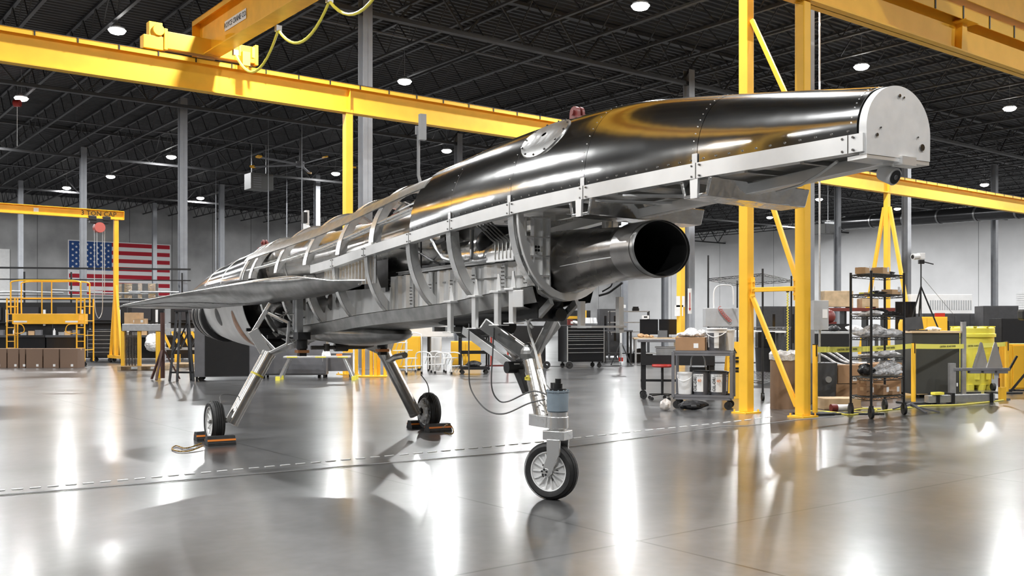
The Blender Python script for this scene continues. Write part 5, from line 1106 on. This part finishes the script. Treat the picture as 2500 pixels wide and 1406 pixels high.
carton(q @ Vector((-.18, -.06, .875)), (.44, .3, .2), 'open brown carton of foil packets on top of the bucket cart', CR, CARD)
for i, (x, y, s_) in enumerate(((-.30, -.05, .2), (-.16, -.1, .22), (-.03, -.04, .18), (-.2, .05, .2))): bag(q @ Vector((x, y, 1.076)), (s_, s_ * .8, .07 + .02 * i), ['leftmost', 'front', 'right', 'rear'][i] + ' clear foil packet heaped in the brown carton on the bucket cart', 30 + i)
for i in range(2): t = thing('parts_tray', ['lower', 'upper'][i] + ' white parts tray stacked behind the brown carton', 'tray', q @ Vector((-.25, .17, .876 + .13 * i)), CR); MB().box(-.15, .15, -.06, .06, 0, .12).build('tray_body', WPL, t, smooth=False, bevel=.006); MB().box(-.06, .06, -.063, -.06, .085, .10).build('slot', GRY, t, smooth=False)
tb = bucket(q @ Vector((.20, -.06, .875)), .145, .34, gp, 'big grey and white bucket with a wire handle on top of the bucket cart', CR, WPL, words=False); MB().lathe([(.139, .22), (.147, .31)], n=28).build('white_band', WHT, tb); k = MB(); k.lathe([(.137, .04), (.146, .27)], n=8, a0=-1.75, a1=-1.25); k.lathe([(.137, .05), (.144, .24)], n=6, a0=-2.6, a1=-2.4); k.build('paper_label', WHT, tb)
bucket(q @ Vector((.34, .13, .875)), .11, .32, WPL, 'plain white bucket behind the big grey one on the cart', CR, WPL, words=False, handle=False)
MB_ = None
t = thing('handled_caddy', 'grey carrying handle of a caddy between the buckets', 'caddy', q @ Vector((-.10, .14, .215)), CR); MB().box(-.12, .12, -.07, .07, 0, .4).build('caddy_body', BLK, t, smooth=False); MB().tube(sp([(-.11, 0, .4), (-.09, 0, .56), (0, 0, .6), (.09, 0, .56), (.11, 0, .4)], 5), .012, 7).build('handle', GALV, t)
t = thing('wet_floor_sign', 'yellow wet floor sign standing behind the bucket cart', 'sign', at(1790, 972), .1)
for s in (-1, 1): k = MB(Matrix.Translation((0, s * .13, 0)) @ Matrix.Rotation(s * .13, 4, 'X')); k.prism([(-.16, 0), (.16, 0), (.11, .98), (-.11, .98)], (0, -.01, 0), (0, .01, 0), (1, 0, 0), (0, 0, 1)); pn = k.build('panel', YEL, t, smooth=False)
k = MB(); 
for z_ in (.62, .68, .50, .45): k.box(-.09, .09, -.085, -.075, z_, z_ + .035)
k.prism([(-.05, .78), (.05, .78), (0, .87)], (0, -.055, 0), (0, -.05, 0), (1, 0, 0), (0, 0, 1)); k.build('warning_print', BLK, t, smooth=False)
bag(at(1625, 1002), (.16, .13, .16), 'white and red work glove lying on the floor by the cart wheel', 41, mat('glove_white', (.6, .56, .52), .8), nm='work_glove', cat='glove'); bag(at(1690, 1000), (.42, .22, .13), 'dark folded cover lying under the bucket cart', 42, BLK, nm='folded_cover', cat='cloth')
# wire shelf rack behind the lattice column
def wshelf(p4, zs, lb, ztop, m=BLK, nm='wire_shelf_rack', wires=True, cr=.06):
    o = p4[0]; t = thing(nm, lb, 'shelf rack', (o.x, o.y, 0)); P = [Vector((p.x - o.x, p.y - o.y, 0)) for p in p4]
    for p in P:
        MB().cyl(p + Vector((0, 0, cr * 2)), p + Vector((0, 0, ztop)), .017, n=10).build('corner_post', m, t); k = MB(); k.cyl(p + Vector((-.018, 0, cr)), p + Vector((.018, 0, cr)), cr, n=18); k.box(p.x - .025, p.x + .025, p.y - .02, p.y + .02, cr, cr * 2 + .01); k.build('caster', RUB, t)
    for z in zs:
        k = MB()
        for a, b in ((0, 1), (1, 2), (2, 3), (3, 0)):
            A_, B_ = P[a] + Vector((0, 0, z)), P[b] + Vector((0, 0, z)); k.tube([A_, B_], .006, 5); k.tube([A_ - Vector((0, 0, .035)), B_ - Vector((0, 0, .035))], .005, 5)
            n = 8; k.tube([A_.lerp(B_, i / n) - Vector((0, 0, .035 * (i % 2))) for i in range(n + 1)], .004, 4)
        n = 22
        for i in range(1, n): k.tube([P[0].lerp(P[1], i / n) + Vector((0, 0, z)), P[3].lerp(P[2], i / n) + Vector((0, 0, z))], .0035, 4)
        k.build('wire_shelf', m, t, smooth=False)
    return t, P, o
p4 = [at(1729, 960), at(1862, 978), at(1932, 955), at(1800, 940)]
t, P, o = wshelf(p4, (.32, 1.22, 2.12), 'wide black wire shelf rack behind the twin yellow posts', 2.2)
P[0]; MB().cyl(Vector((0, 0, 2.2)), Vector((0, 0, 2.55)), .017, n=8).build('post_extension', BLK, t)
c_ = (P[0] + P[2]) / 2
def on(o, v, z): return Vector((o.x + v.x, o.y + v.y, z))
t = thing('control_box', 'grey box with a red coiled hose on the wide black wire shelf rack', 'box', on(o, P[0].lerp(P[1], .3) + Vector((0, .25, 0)), 1.23)); MB().box(-.3, .3, -.12, .12, 0, .34).build('casing', LGR, t, smooth=False, bevel=.01); k = MB(); k.tube([(-.05 + .2 * i / 60 + .03 * cos(i * .9), -.15, .36 - .26 * (i / 60)**.7 + .03 * sin(i * .9)) for i in range(61)], .006, 5); k.build('coiled_hose', mat('hose_red', (.5, .12, .1), .4), t)
MB().tube(sp([(-.12, 0, .34), (-.12, 0, .62), (-.05, 0, .74), (.12, 0, .76), (.22, 0, .70), (.24, 0, .40)], 6), .014, 7).build('bent_tube', WPL, t)
tag(MB().lathe([(.001, 0), (.2, 0), (.23, .72), (.24, .74), (.001, .74)], n=22).build('trash_can', BLK, loc=at(1868, 925)), 'black trash can behind the diagonal yellow brace', 'trash can')
t = thing('black_cabinet_box', 'black machine case with a red and white label between the yellow posts', 'case', on(o, P[0].lerp(P[1], .85) + Vector((0, .1, 0)), .90) - Vector((0, 0, 0))); t.location.z = .745; t.location.x, t.location.y = at(1868, 925).x, at(1868, 925).y; MB().box(-.2, .2, -.14, .14, 0, .36).build('casing', BLKG, t, smooth=False, bevel=.01); MB().box(-.02, .10, -.145, -.14, .2, .3).build('label_sticker', WHT, t, smooth=False)
t = thing('fibre_drum', 'brown fibre drum with a crumpled liner behind the diagonal brace', 'drum', at(1912, 997)); MB().lathe([(.001, 0), (.19, 0), (.19, .80), (.20, .81), (.18, .82)], n=28).build('drum_body', mat('fibre_brown', (.24, .15, .09), .7, noise=(5, .12)), t)
k = MB(); rn = random.Random(8); k.grid([[(rr * cos(2 * pi * j / 20), rr * sin(2 * pi * j / 20), zz + rn.uniform(-.015, .02)) for j in range(20)] for rr, zz in ((.205, .74), (.21, .82), (.17, .87), (.08, .84), (.01, .85))], True); k.build('plastic_liner', BAG, t)
cabinet(at(1902, 885), (1.35, .7, 1.9), 'charcoal locker with dark slot windows seen between the yellow posts', .12, DGR, 2, slots=1)
bench(at(1820, 915), (1.9, .6, 1.12), 'long bench with a pale top behind the wide wire rack', .05, WHT, DGR)
t = thing('safety_rope', 'yellow chain hanging behind the near yellow post', 'chain', at(1939, 1000) + Vector((0, .35, 0))); k = MB(); k.tube([(.02 * (i % 2) - .01, 0, .8 + .02 * i) for i in range(50)], .012, 5); k.build('chain_links', LEM, t); MB().box(-.02, .02, -.02, .02, 1.76, 1.84).build('hook', BLK, t)
# electrical box on the grey column
t = thing('electrical_box', 'grey electrical box mounted on the column right of the yellow posts', 'electrical box', atD(2001, V0, 15.6)); MB().box(-.12, .12, -.08, .08, -.07, .40).build('enclosure', LGR, t, smooth=False, bevel=.008); MB().box(.02, .10, -.085, -.08, .12, .26).build('label_sticker', WHT, t, smooth=False); MB().cyl((.0, 0, .4), (.0, 0, 9), .016, n=8).build('conduit', GALV, t); MB().cyl((0, 0, -.07), (0, 0, -CH + .02), .018, n=8).build('conduit', GALV, t)
# tall rack of bags
p4 = [at(2127, 1022), at(2207, 1012), at(2160, 1002), at(2077, 1013)]
t, P, o = wshelf(p4, (.275, .54, .81, 1.09, 1.38, 1.68, 1.955), 'tall black wire shelf rack stacked with plastic bags and cartons', 1.99, cr=.08)
e1_ = P[1].normalized(); e2_ = P[3].normalized(); rk = atan2(e1_.y, e1_.x); L1, L2 = P[1].length, P[3].length
def rp(a, b, z): v = P[1] * a + P[3] * b; return Vector((o.x + v.x, o.y + v.y, z))
wd = .2
carton(rp(.15, .62, 1.962), (.34, .14, .09), 'long pale carton on the very top of the tall wire rack, left', rk + .25, CARDL); carton(rp(.55, .42, 1.962), (.24, .16, .10), 'squarish pale carton on the very top of the tall wire rack, right', rk + .1, CARDL)
carton(rp(.8, .3, 1.687), (.26, .16, .07), 'flat tan carton on the second shelf of the tall wire rack', rk, CARDL); carton(rp(.25, .6, 1.687), (.34, .18, .022), 'thin yellow envelope stack on the second shelf of the tall wire rack', rk + .4, LEM)
bag(rp(.85, .6, 1.962), (.22, .14, .06), 'tangled black cables on top of the tall wire rack', 50, BLK, nm='cable_coil', cat='cables'); bag(rp(.5, .5, 1.687), (.24, .16, .05), 'small dark tools on the second shelf of the tall wire rack', 51, BLK, nm='tool_heap', cat='tools')
L = [(1.387, ((.2, .65, .3, .05, BAG), (.45, .4, .26, .10, BLK), (.8, .3, .22, .06, BLK), (.3, .35, .24, .07, BAG))), (1.097, ((.15, .6, .26, .09, BAG), (.5, .4, .32, .11, BAG), (.82, .3, .26, .10, BAG), (.6, .7, .24, .12, BLK), (.35, .4, .3, .16, BAG))), (.817, ((.3, .6, .26, .04, BAG), (.7, .3, .32, .08, BAG))), (.547, ((.2, .6, .22, .16, BLK), (.45, .4, .24, .12, BAG), (.75, .4, .34, .20, BAG), (.85, .25, .2, .1, BAG)))]
nmz = {1.387: 'third', 1.097: 'fourth', .817: 'fifth', .547: 'sixth'}; pos = ['leftmost', 'second', 'third', 'fourth', 'last']
for z_, it in L:
    for i, (a, b_, s_, h_, mm) in enumerate(it): bag(rp(a, b_, z_), (s_, s_ * .75, h_), f'{pos[i]} {"clear plastic" if mm is BAG else "black"} bag on the {nmz[z_]} shelf down of the tall wire rack', int(z_ * 100) + i, mm)
for i, (a, b_, d_, zz) in enumerate(((.2, .6, (.2, .14, .12), .283), (.2, .6, (.16, .12, .10), .405), (.55, .4, (.14, .14, .14), .283), (.78, .3, (.2, .16, .06), .283))): carton(rp(a, b_, zz), d_, ['lower left small carton on the bottom shelf of the tall wire rack', 'carton stacked on the left one on the bottom shelf', 'middle small carton on the bottom shelf of the tall wire rack', 'low wide carton at the right of the bottom shelf'][i], rk, CARD)
for i, (u, v, zz) in enumerate(((2100, 990, 0), (2105, 990, .31), (2165, 985, 0), (2167, 985, .31), (2205, 978, 0), (2207, 978, .31))):
    p = at(u, v); carton((p.x, p.y + .75, zz), (.40, .3, .30), ['left bottom', 'left upper', 'middle bottom', 'middle upper', 'right bottom', 'right upper'][i] + ' brown carton in the stack behind the tall wire rack', .1, CARD)
# stanchions and caution tape
SP = [at(1990, 1012), at(2230, 985), at(2458, 960)]; hts = [.98, .97, .95]
for p, lb, h in zip(SP, ('yellow safety stanchion beside the near lattice column', 'yellow safety stanchion between tall wire rack and olive cabinet', 'yellow safety stanchion right of the yellow drum'), hts):
    t = thing('stanchion', lb, 'stanchion', p, .2); MB().cyl((0, 0, .02), (0, 0, h), .036, n=16).build('post', YEL, t); MB().box(-.22, .22, -.16, .16, 0, .03).build('rubber_base', RUB, t, smooth=False, bevel=.01)
    k = MB(); k.cyl((0, 0, h), (0, 0, h + .012), .038, n=16); k.box(-.008, .008, -.04, -.034, h - .16, h); k.build('cap', BLK, t)
def tape(p, q, z0, z1, lb, words):
    d = q - p; d.z = 0; L = d.length; a = atan2(d.y, d.x); mid = (p + q) / 2; sag = .02; pitch = atan2(z1 - z0, L)
    t = thing('caution_tape', lb, 'tape', (mid.x, mid.y, (z0 + z1) / 2), a); n = 14
    k = MB(Matrix.Rotation(-pitch, 4, 'Y')); rows = []
    for s in (-1, 1): rows.append([(-L / 2 + .04 + (L - .08) * i / n, .004 * sin(i), s * .040 - sag * (1 - (2 * i / n - 1)**2)) for i in range(n + 1)])
    k.grid(rows); o_ = k.build('tape_strip', CAUT, t, solid=.002)
    for x in words: text('tape_lettering', 'CAUTION - DO NOT ENTER', .045, BLK, o_, (x, -.008, -sag * (1 - (2 * x / L)**2) + x * sin(pitch)), (pi / 2, -0.0, 0), depth=.001)
tape(SP[0], SP[1], .915, .925, 'yellow caution tape in front of the tall wire rack', (-.6, .55)); tape(SP[1], SP[2], .92, .91, 'yellow caution tape across the yellow drum', (-.6, .45))
# olive cabinet, tripod, laptop, drum
t = thing('olive_cabinet', 'dark olive cabinet with a tan top and the camera tripod on it', 'cabinet', at(2262, 968), .05); MB().box(-.42, .42, -.35, .35, .07, 1.12).build('body', mat('olive_panel', (.05, .05, .043), .5, noise=(3, .1)), t, smooth=False, bevel=.01); MB().box(-.44, .44, -.37, .37, 1.12, 1.16).build('top', PLY, t, smooth=False, bevel=.006); MB().box(.46, .53, -.36, -.29, 0, 1.32).build('side_post', GALV, t, smooth=False); MB().box(.36, .385, -.356, -.35, .2, .26).build('small_label', WHT, t, smooth=False); casters(t, (-.33, .33), (-.25, .25), .035, BLK)
q = t.matrix_basis; tp = q @ Vector((-.10, .0, 1.16)); t = thing('camera_tripod', 'black tripod with a white camera aimed at the aircraft, on the olive cabinet', 'tripod', tp)
for k_, (dx, dy) in enumerate(((-.18, .1), (.30, -.05), (.05, .25))): MB().bar((dx, dy, 0), (0, 0, .78), .022, .022).build('leg', BLK, t, smooth=False)
MB().cyl((0, 0, .3), (0, 0, 1.18), .012, n=8).build('centre_column', BLK, t); k = MB(); k.box(-.04, .05, -.03, .03, 1.18, 1.25); k.bar((.03, 0, 1.22), (.20, -.05, 1.17), .018, .018); k.build('pan_head', BLK, t, smooth=False)
k = MB(); k.box(-.06, .06, -.04, .04, 1.26, 1.37); k.build('camera_body', WPL, t, smooth=False, bevel=.006); k = MB(); k.cyl((-.05, -.02, 1.31), (-.17, -.06, 1.30), .05, .055, n=20); k.build('camera_lens', WPL, t); MB().cyl((-.171, -.06, 1.30), (-.176, -.062, 1.30), .035, n=16).build('lens_glass', BLKG, t)
p1 = tp + Vector((.02, 0, .95)); p2 = at(2440, 880, 0); tag(MB().tube(sp([(0, 0, 0), ((p2 - p1) * .5 + Vector((0, 0, -.12))), p2 - p1]), .004, 5).build('tripod_cable', CABL, loc=p1), 'thin cable slanting down from the camera tripod', 'cable')
t = thing('laptop', 'black laptop open on the olive cabinet', 'laptop', q @ Vector((-.28, -.2, 1.16)), -.1); MB().box(-.16, .16, -.11, .11, 0, .018).build('keyboard_base', BLK, t, smooth=False); MB().bar((0, .11, .018), (-.02, .16, .24), .32, .01, up=(0, 1, 0)).build('screen', BLK, t, smooth=False)
k = MB(); k.box(-.18, .18, -.015, .015, 0, .52); k.box(-.05, .05, -.05, .05, 0, .02); tag(k.build('dark_screen', SCRN, loc=q @ Vector((-.25, .28, 1.16)), smooth=False), 'tall dark screen behind the laptop on the olive cabinet', 'screen')
bag(q @ Vector((.05, -.15, 1.16)), (.24, .18, .07), 'crumpled white paper beside the tripod foot on the olive cabinet', 60, WHT, nm='paper_heap', cat='paper')
k = MB(); k.lathe([(.001, 0), (.07, 0), (.07, .12), (.04, .2), (.001, .2)], n=14); tag(k.build('yellow_helmet', YEL, loc=q @ Vector((-.38, .12, 1.16))), 'yellow helmet-shaped case left of the tripod', 'helmet')
t = thing('overpack_drum', 'large lemon-yellow plastic overpack drum on the right', 'drum', at(2374, 950)); rr = .40
k = MB(); k.lathe([(.001, .10), (rr * .80, .10), (rr * .84, .13), (rr * .9, .60), (rr * .91, .82), (rr * .97, .84), (rr * .97, 1.05), (rr, 1.06)], n=40)
for j in range(8): a = 2 * pi * j / 8 + .2; k.cyl((rr * .66 * cos(a), rr * .66 * sin(a), 0), (rr * .7 * cos(a), rr * .7 * sin(a), .12), .07, .08, n=10)
k.build('drum_body', LEM, t); k = MB(); k.lathe([(rr * .9, 1.03), (rr * 1.05, 1.03), (rr * 1.05, 1.09), (rr * 1.0, 1.10), (rr * 1.0, 1.20), (rr * .95, 1.22), (.001, 1.24)], n=40)
for j in range(10): a = 2 * pi * j / 10; k.cb((rr * .9 * cos(a), rr * .9 * sin(a), 1.23), (.10, .06, .02), a)
k.build('lid', LEM, t); k = MB()
for j in range(10):
    a = 2 * pi * j / 10 + .1; k.cb((rr * .93 * cos(a), rr * .93 * sin(a), .46), (.02, .09, .5), a)
k.build('moulded_rib', LEM, t, smooth=False); MB().cyl((.2, -.36, .07), (.26, -.36, .07), .07, n=16).build('wheel', RUB, t)
# bracket stand with triangular sheet metal
t = thing('gusset_stand', 'grey steel beam stand carrying triangular sheet-metal gussets before the yellow drum', 'stand', at(2300, 972)); z = .54
MB().box(.0, .95, -.45, -.37, z - .05, z).build('beam', GRY, t, smooth=False, bevel=.006)
for x in (.35, .58, .80): MB().box(x - .08, x + .1, -.47, -.36, z - .09, z - .05).build('clamp_block', GRY, t, smooth=False)
for x in (.36, .60): k = MB(); k.prism([(-.02, 0), (.24, 0), (.24, .02), (.14, .42), (.10, .42), (-.02, .02)], (x + .0, -.41, z), (x + .0, -.40, z), (1, 0, 0), (0, 0, 1)); k.bar((x - .02, -.42, z), (x + .11, -.42, z + .43), .02, .03); k.build('triangular_gusset', ALU, t, smooth=False)
MB().box(-.06, .04, -.44, -.36, 0, .62).build('mast', GALV, t, smooth=False); MB().bar((.95, -.41, z - .03), (1.08, -.41, z + .2), .03, .03).build('handle', BLK, t, smooth=False); MB().box(-.1, .95, -.45, -.38, 0, .03).build('foot_rail', GRY, t, smooth=False)
# lockers, cabinets behind
cabinet(at(2335, 895), (2.4, .7, 1.62), 'long charcoal locker with dark slots behind the yellow drum', .05, DGR, 5, slots=1); cabinet(at(2432, 900), (.95, .8, 1.82), 'taller charcoal cabinet at the right end of the long locker', -.15, DGR, 1)
cabinet(at(2252, 903), (1.15, .6, 1.5), 'yellow flammables cabinet behind the tripod legs', .0, YEL, 2, foot=.05, hm=BLK); tag(MB().box(-.14, .14, -.01, .01, 0, .10).build('warning_placard', RED, loc=at(2287, 903) + Vector((0, -.2, 1.505)), smooth=False), 'small red placard on top of the yellow flammables cabinet', 'sign')
t = thing('white_machine', 'long white ribbed machine cover behind the lockers', 'machine', at(2285, 868), .05); MB().box(-1.3, 1.3, -.5, .5, .1, 2.55).build('cover', WHT, t, smooth=False, bevel=.02); k = MB()
for j in range(18): k.box(-.5 + j * .1, -.45 + j * .1, -.51, -.50, 1.9, 2.3)
k.build('rib_panel', LGR, t, smooth=False)
t = thing('red_rack_table', 'long table with a dark red beam carrying a wooden crate at the right', 'table', at(2105, 878)); MB().box(-1.4, 1.5, -.3, .3, 1.78, 1.9).build('red_beam', mat('dull_red', (.18, .035, .025), .5), t, smooth=False)
for x in (-1.3, -.7, .1, .8, 1.4): MB().box(x - .04, x + .04, -.25, .25, 0, 1.78).build('leg', BLK, t, smooth=False)
for i, (x, w_, h_) in enumerate(((-.95, 1.05, .62), (.2, .6, .35))): tq = thing('wooden_crate', ['large pale wooden crate on the dark red beam', 'smaller pale wooden crate on the dark red beam behind the tall rack'][i], 'crate', t.location + Vector((x, 0, 1.9))); MB().box(-w_ / 2, w_ / 2, -.28, .28, .04, h_).build('crate_body', WOOD, tq, smooth=False, bevel=.01); k = MB(); k.box(-w_ / 2, -w_ / 2 + .1, -.28, .28, 0, .04); k.box(w_ / 2 - .1, w_ / 2, -.28, .28, 0, .04); k.build('skid', WOOD, tq, smooth=False)
bench(at(2045, 930), (1.7, .6, 1.12), 'cluttered bench between the electrical box and the tall wire rack', .0, LGR, DGR)
for i, (x, s_, mm, lb) in enumerate(((-.5, .3, BAG, 'crumpled clear wrap on the cluttered bench, left'), (-.1, .28, BLK, 'dark tool heap on the cluttered bench'), (.35, .35, BAG, 'white bag heap on the cluttered bench, right'))): bag(at(2045, 930) + Vector((x, -.05, 1.12)), (s_, .25, .13), lb, 70 + i, mm)
k = MB(); k.ball((0, 0, .2), .2, 16, 8); k.box(-.2, .2, -.1, .1, 0, .06); tag(k.build('dark_helmet', DRED, loc=at(2022, 905) + Vector((0, 0, 1.3))), 'dark red rounded cover behind the electrical box', 'cover')
tag(MB().box(-.5, .5, -.25, .25, 0, 1.3).build('equipment_case', BLK, loc=at(2022, 905), smooth=False), 'black equipment case below the dark red cover', 'case')
for u, v, d_, lb in ((2003, 985, (.42, .35, .66), 'charcoal bin with a round knob beside the first stanchion'), (2045, 980, (.45, .4, .60), 'grey tilted bin with plastic wrap left of the tall wire rack')):
    t = thing('parts_bin', lb, 'bin', at(u, v), .1); x, y, z = d_; k = MB(); k.prism([(-x / 2 + .04, .0), (x / 2 - .04, 0), (x / 2, z), (-x / 2, z)], (0, -y / 2, 0), (0, y / 2, 0), (1, 0, 0), (0, 0, 1)); k.build('bin_body', GRY if u > 2010 else DGR, t, smooth=False, bevel=.01); MB().cyl((.05, -y / 2 - .03, z * .6), (.05, -y / 2, z * .6), .05, n=16).build('knob', GALV, t)
for i, (u, v) in enumerate(((2020, 975), (2040, 968), (2058, 972))): p = at(u, v) + Vector((0, -.15, .62)); tag(MB().tube(sp([(-.3, 0, .2 + .03 * i), (-.1, 0, .12), (.1, -.02, 0), (.35, 0, -.05 + .02 * i)]), .02, 7).build('plastic_tube', BAG, loc=p), ['upper', 'middle', 'lower'][i] + ' clear plastic tube draped behind the first caution tape', 'tube')
# floor clutter
t = thing('wooden_crate', 'low wooden crate on the floor behind the first stanchion', 'crate', at(2045, 998), .05); MB().box(-.28, .28, -.2, .2, 0, .17).build('crate_body', WOOD, t, smooth=False, bevel=.008); MB().box(-.29, .29, -.21, -.2, .02, .05).build('batten', WOOD, t, smooth=False)
t = thing('roll_canister', 'red and white canister lying before the low wooden crate', 'canister', at(2045, 1003) + Vector((0, -.1, .055)), .15); MB().cyl((-.05, 0, 0), (.14, 0, 0), .048, n=18).build('white_tube', WPL, t); MB().cyl((-.14, 0, 0), (-.05, 0, 0), .055, n=18).build('red_cap', DRED, t)
t = thing('aluminium_beam', 'long aluminium box beam with clamps lying on the floor before the yellow drum', 'beam', at(2345, 984), .33)
MB().box(-.68, .66, -.05, .05, .02, .14).build('beam_body', GALV, t, smooth=False, bevel=.006)
for x in (-.5, -.2, .58): MB().box(x - .03, x + .03, -.065, .065, 0, .17).build('clamp', BLK, t, smooth=False)
MB().box(-.58, -.4, -.08, .02, .15, .19).build('yellow_clamp', LEM, t, smooth=False)
tag(MB().box(-.06, .06, -.03, .03, 0, .22).build('yellow_level', YEL, loc=at(2447, 977), rz=.4, smooth=False), 'short yellow level standing at the end of the aluminium beam', 'tool')
for i, (u, v, a_) in enumerate(((2300, 968, .25), (2330, 962, .15))): tag(MB().box(-.5, .5, -.05, .05, 0, .04).build('dark_bar', DGR, loc=at(u, v), rz=a_, smooth=False), ['nearer', 'farther'][i] + ' dark bar lying behind the aluminium beam', 'bar')
t = thing('floor_bracket', 'folded V-shaped grey steel bracket on the floor right of the tall rack', 'bracket', at(2235, 1008)); MB().bar((-.25, .2, .04), (.0, .15, .12), .05, .02).build('arm', GRY, t, smooth=False); MB().bar((.0, .15, .12), (.10, -.12, .012), .05, .02).build('arm', GRY, t, smooth=False); MB().bar((.0, .18, .09), (.35, .0, .012), .05, .02).build('arm', GRY, t, smooth=False)
tag(MB().tube(sp([at(1975, 1003, .012), at(2030, 1006, .012), at(2070, 1012, .012), at(2110, 1008, .012), at(2150, 1003, .012), at(2215, 995, .012), at(2260, 990, .012), at(2340, 988, .012), at(2420, 980, .012), at(2450, 976, .012)]), .012, 6).build('extension_cord', LEM), 'yellow extension cord snaking on the floor under the racks', 'cord')
tag(MB().tube(sp([at(2060, 1000, .012), at(2100, 996, .012), at(2140, 1000, .012), at(2120, 1006, .012), at(2080, 1004, .012), at(2100, 998, .03), at(2150, 997, .012)]), .011, 6).build('extension_cord', LEM), 'coiled yellow cord under the tall wire rack', 'cord')
for i, (u, v, l_, a_) in enumerate(((2020, 1010, .5, .1), (2055, 1012, .6, .05))): tag(MB().box(-l_, l_, -.03, .03, 0, .02).build('floor_strip', BLK, loc=at(u, v), rz=a_, smooth=False), ['left', 'right'][i] + ' black strip lying on the floor before the low wooden crate', 'strip')
# right edge
cabinet(at(2492, 952), (.6, .5, .9), 'yellow bin cabinet cut off by the right edge', 0, YEL, 1, foot=.03, hm=BLK)
t = thing('padded_stand', 'black tripod stand with a round seat pad at the right edge', 'stand', at(2512, 962)); MB().cyl((0, 0, .3), (0, 0, 1.05), .02, n=8).build('post', GALV, t); MB().box(-.16, .16, -.12, .12, 1.35, 1.55).build('pad', BLK, t, smooth=False, bevel=.04); MB().cyl((0, 0, 1.05), (0, 0, 1.36), .02, n=8).build('neck', BLK, t)
for k_ in range(3): a = 2 * pi * k_ / 3 + .4; MB().bar((0, 0, .45), (.32 * cos(a), .32 * sin(a), .015), .04, .04).build('leg', BLK, t, smooth=False)
t = thing('lantern', 'dark red lantern-like tool hanging beside the last stanchion', 'lantern', at(2446, 950)); MB().cyl((0, 0, 0), (0, 0, .22), .07, n=14).build('base', DRED, t); MB().tube(sp([(-.05, 0, .22), (-.05, 0, .5), (0, 0, .56), (.05, 0, .5), (.05, 0, .22)], 4), .012, 6).build('cage', DRED, t); MB().cyl((0, 0, .22), (0, 0, .45), .03, n=10).build('glass', WPL, t)
cabinet(at(2500, 905), (1.6, .7, 1.45), 'dark bench with a red drawer front at the far right edge', 0, BLK, 2)
# tape and cable on the floor
t = thing('floor_tape', 'twisted dashed white tape laid across the floor under the aircraft', 'tape'); k = MB(); pts = [(0, 1197), (260, 1175), (500, 1153), (750, 1130), (1030, 1105), (1300, 1080), (1560, 1052), (1760, 1032), (1900, 1015)]
tab = [(float(a), float(b)) for a, b in pts]; f_ = smooth_tab(tab); u = -60.0
while u < 1890:
    D_ = 2994 / (f_(max(u, 0)) - V0); du = max(10, 330 / D_); a, b = at(u, f_(max(u, 0)) if u > 0 else 1197 - u * .085, .004), at(u + du * .62, f_(max(u + du * .62, 0)) if u + du * .62 > 0 else 1197 - (u + du) * .085, .004); k.bar(a, b, .024, .005); u += du
k.build('tape_dashes', WHT, t, smooth=False)
tag(MB().tube(sp([at(-80, 1213, .006), at(0, 1208, .006), at(350, 1180, .006), at(700, 1150, .006), at(1050, 1121, .006), at(1395, 1090, .006), at(1650, 1056, .006), at(1760, 1040, .006), at(1830, 1038, .006), at(1950, 1024, .006), at(2060, 1016, .006)], 6), .0045, 5).build('floor_cable', mat('cable_mid_grey', (.5, .5, .5), .5)), 'thin grey cable running across the whole floor beside the dashed tape', 'cable')
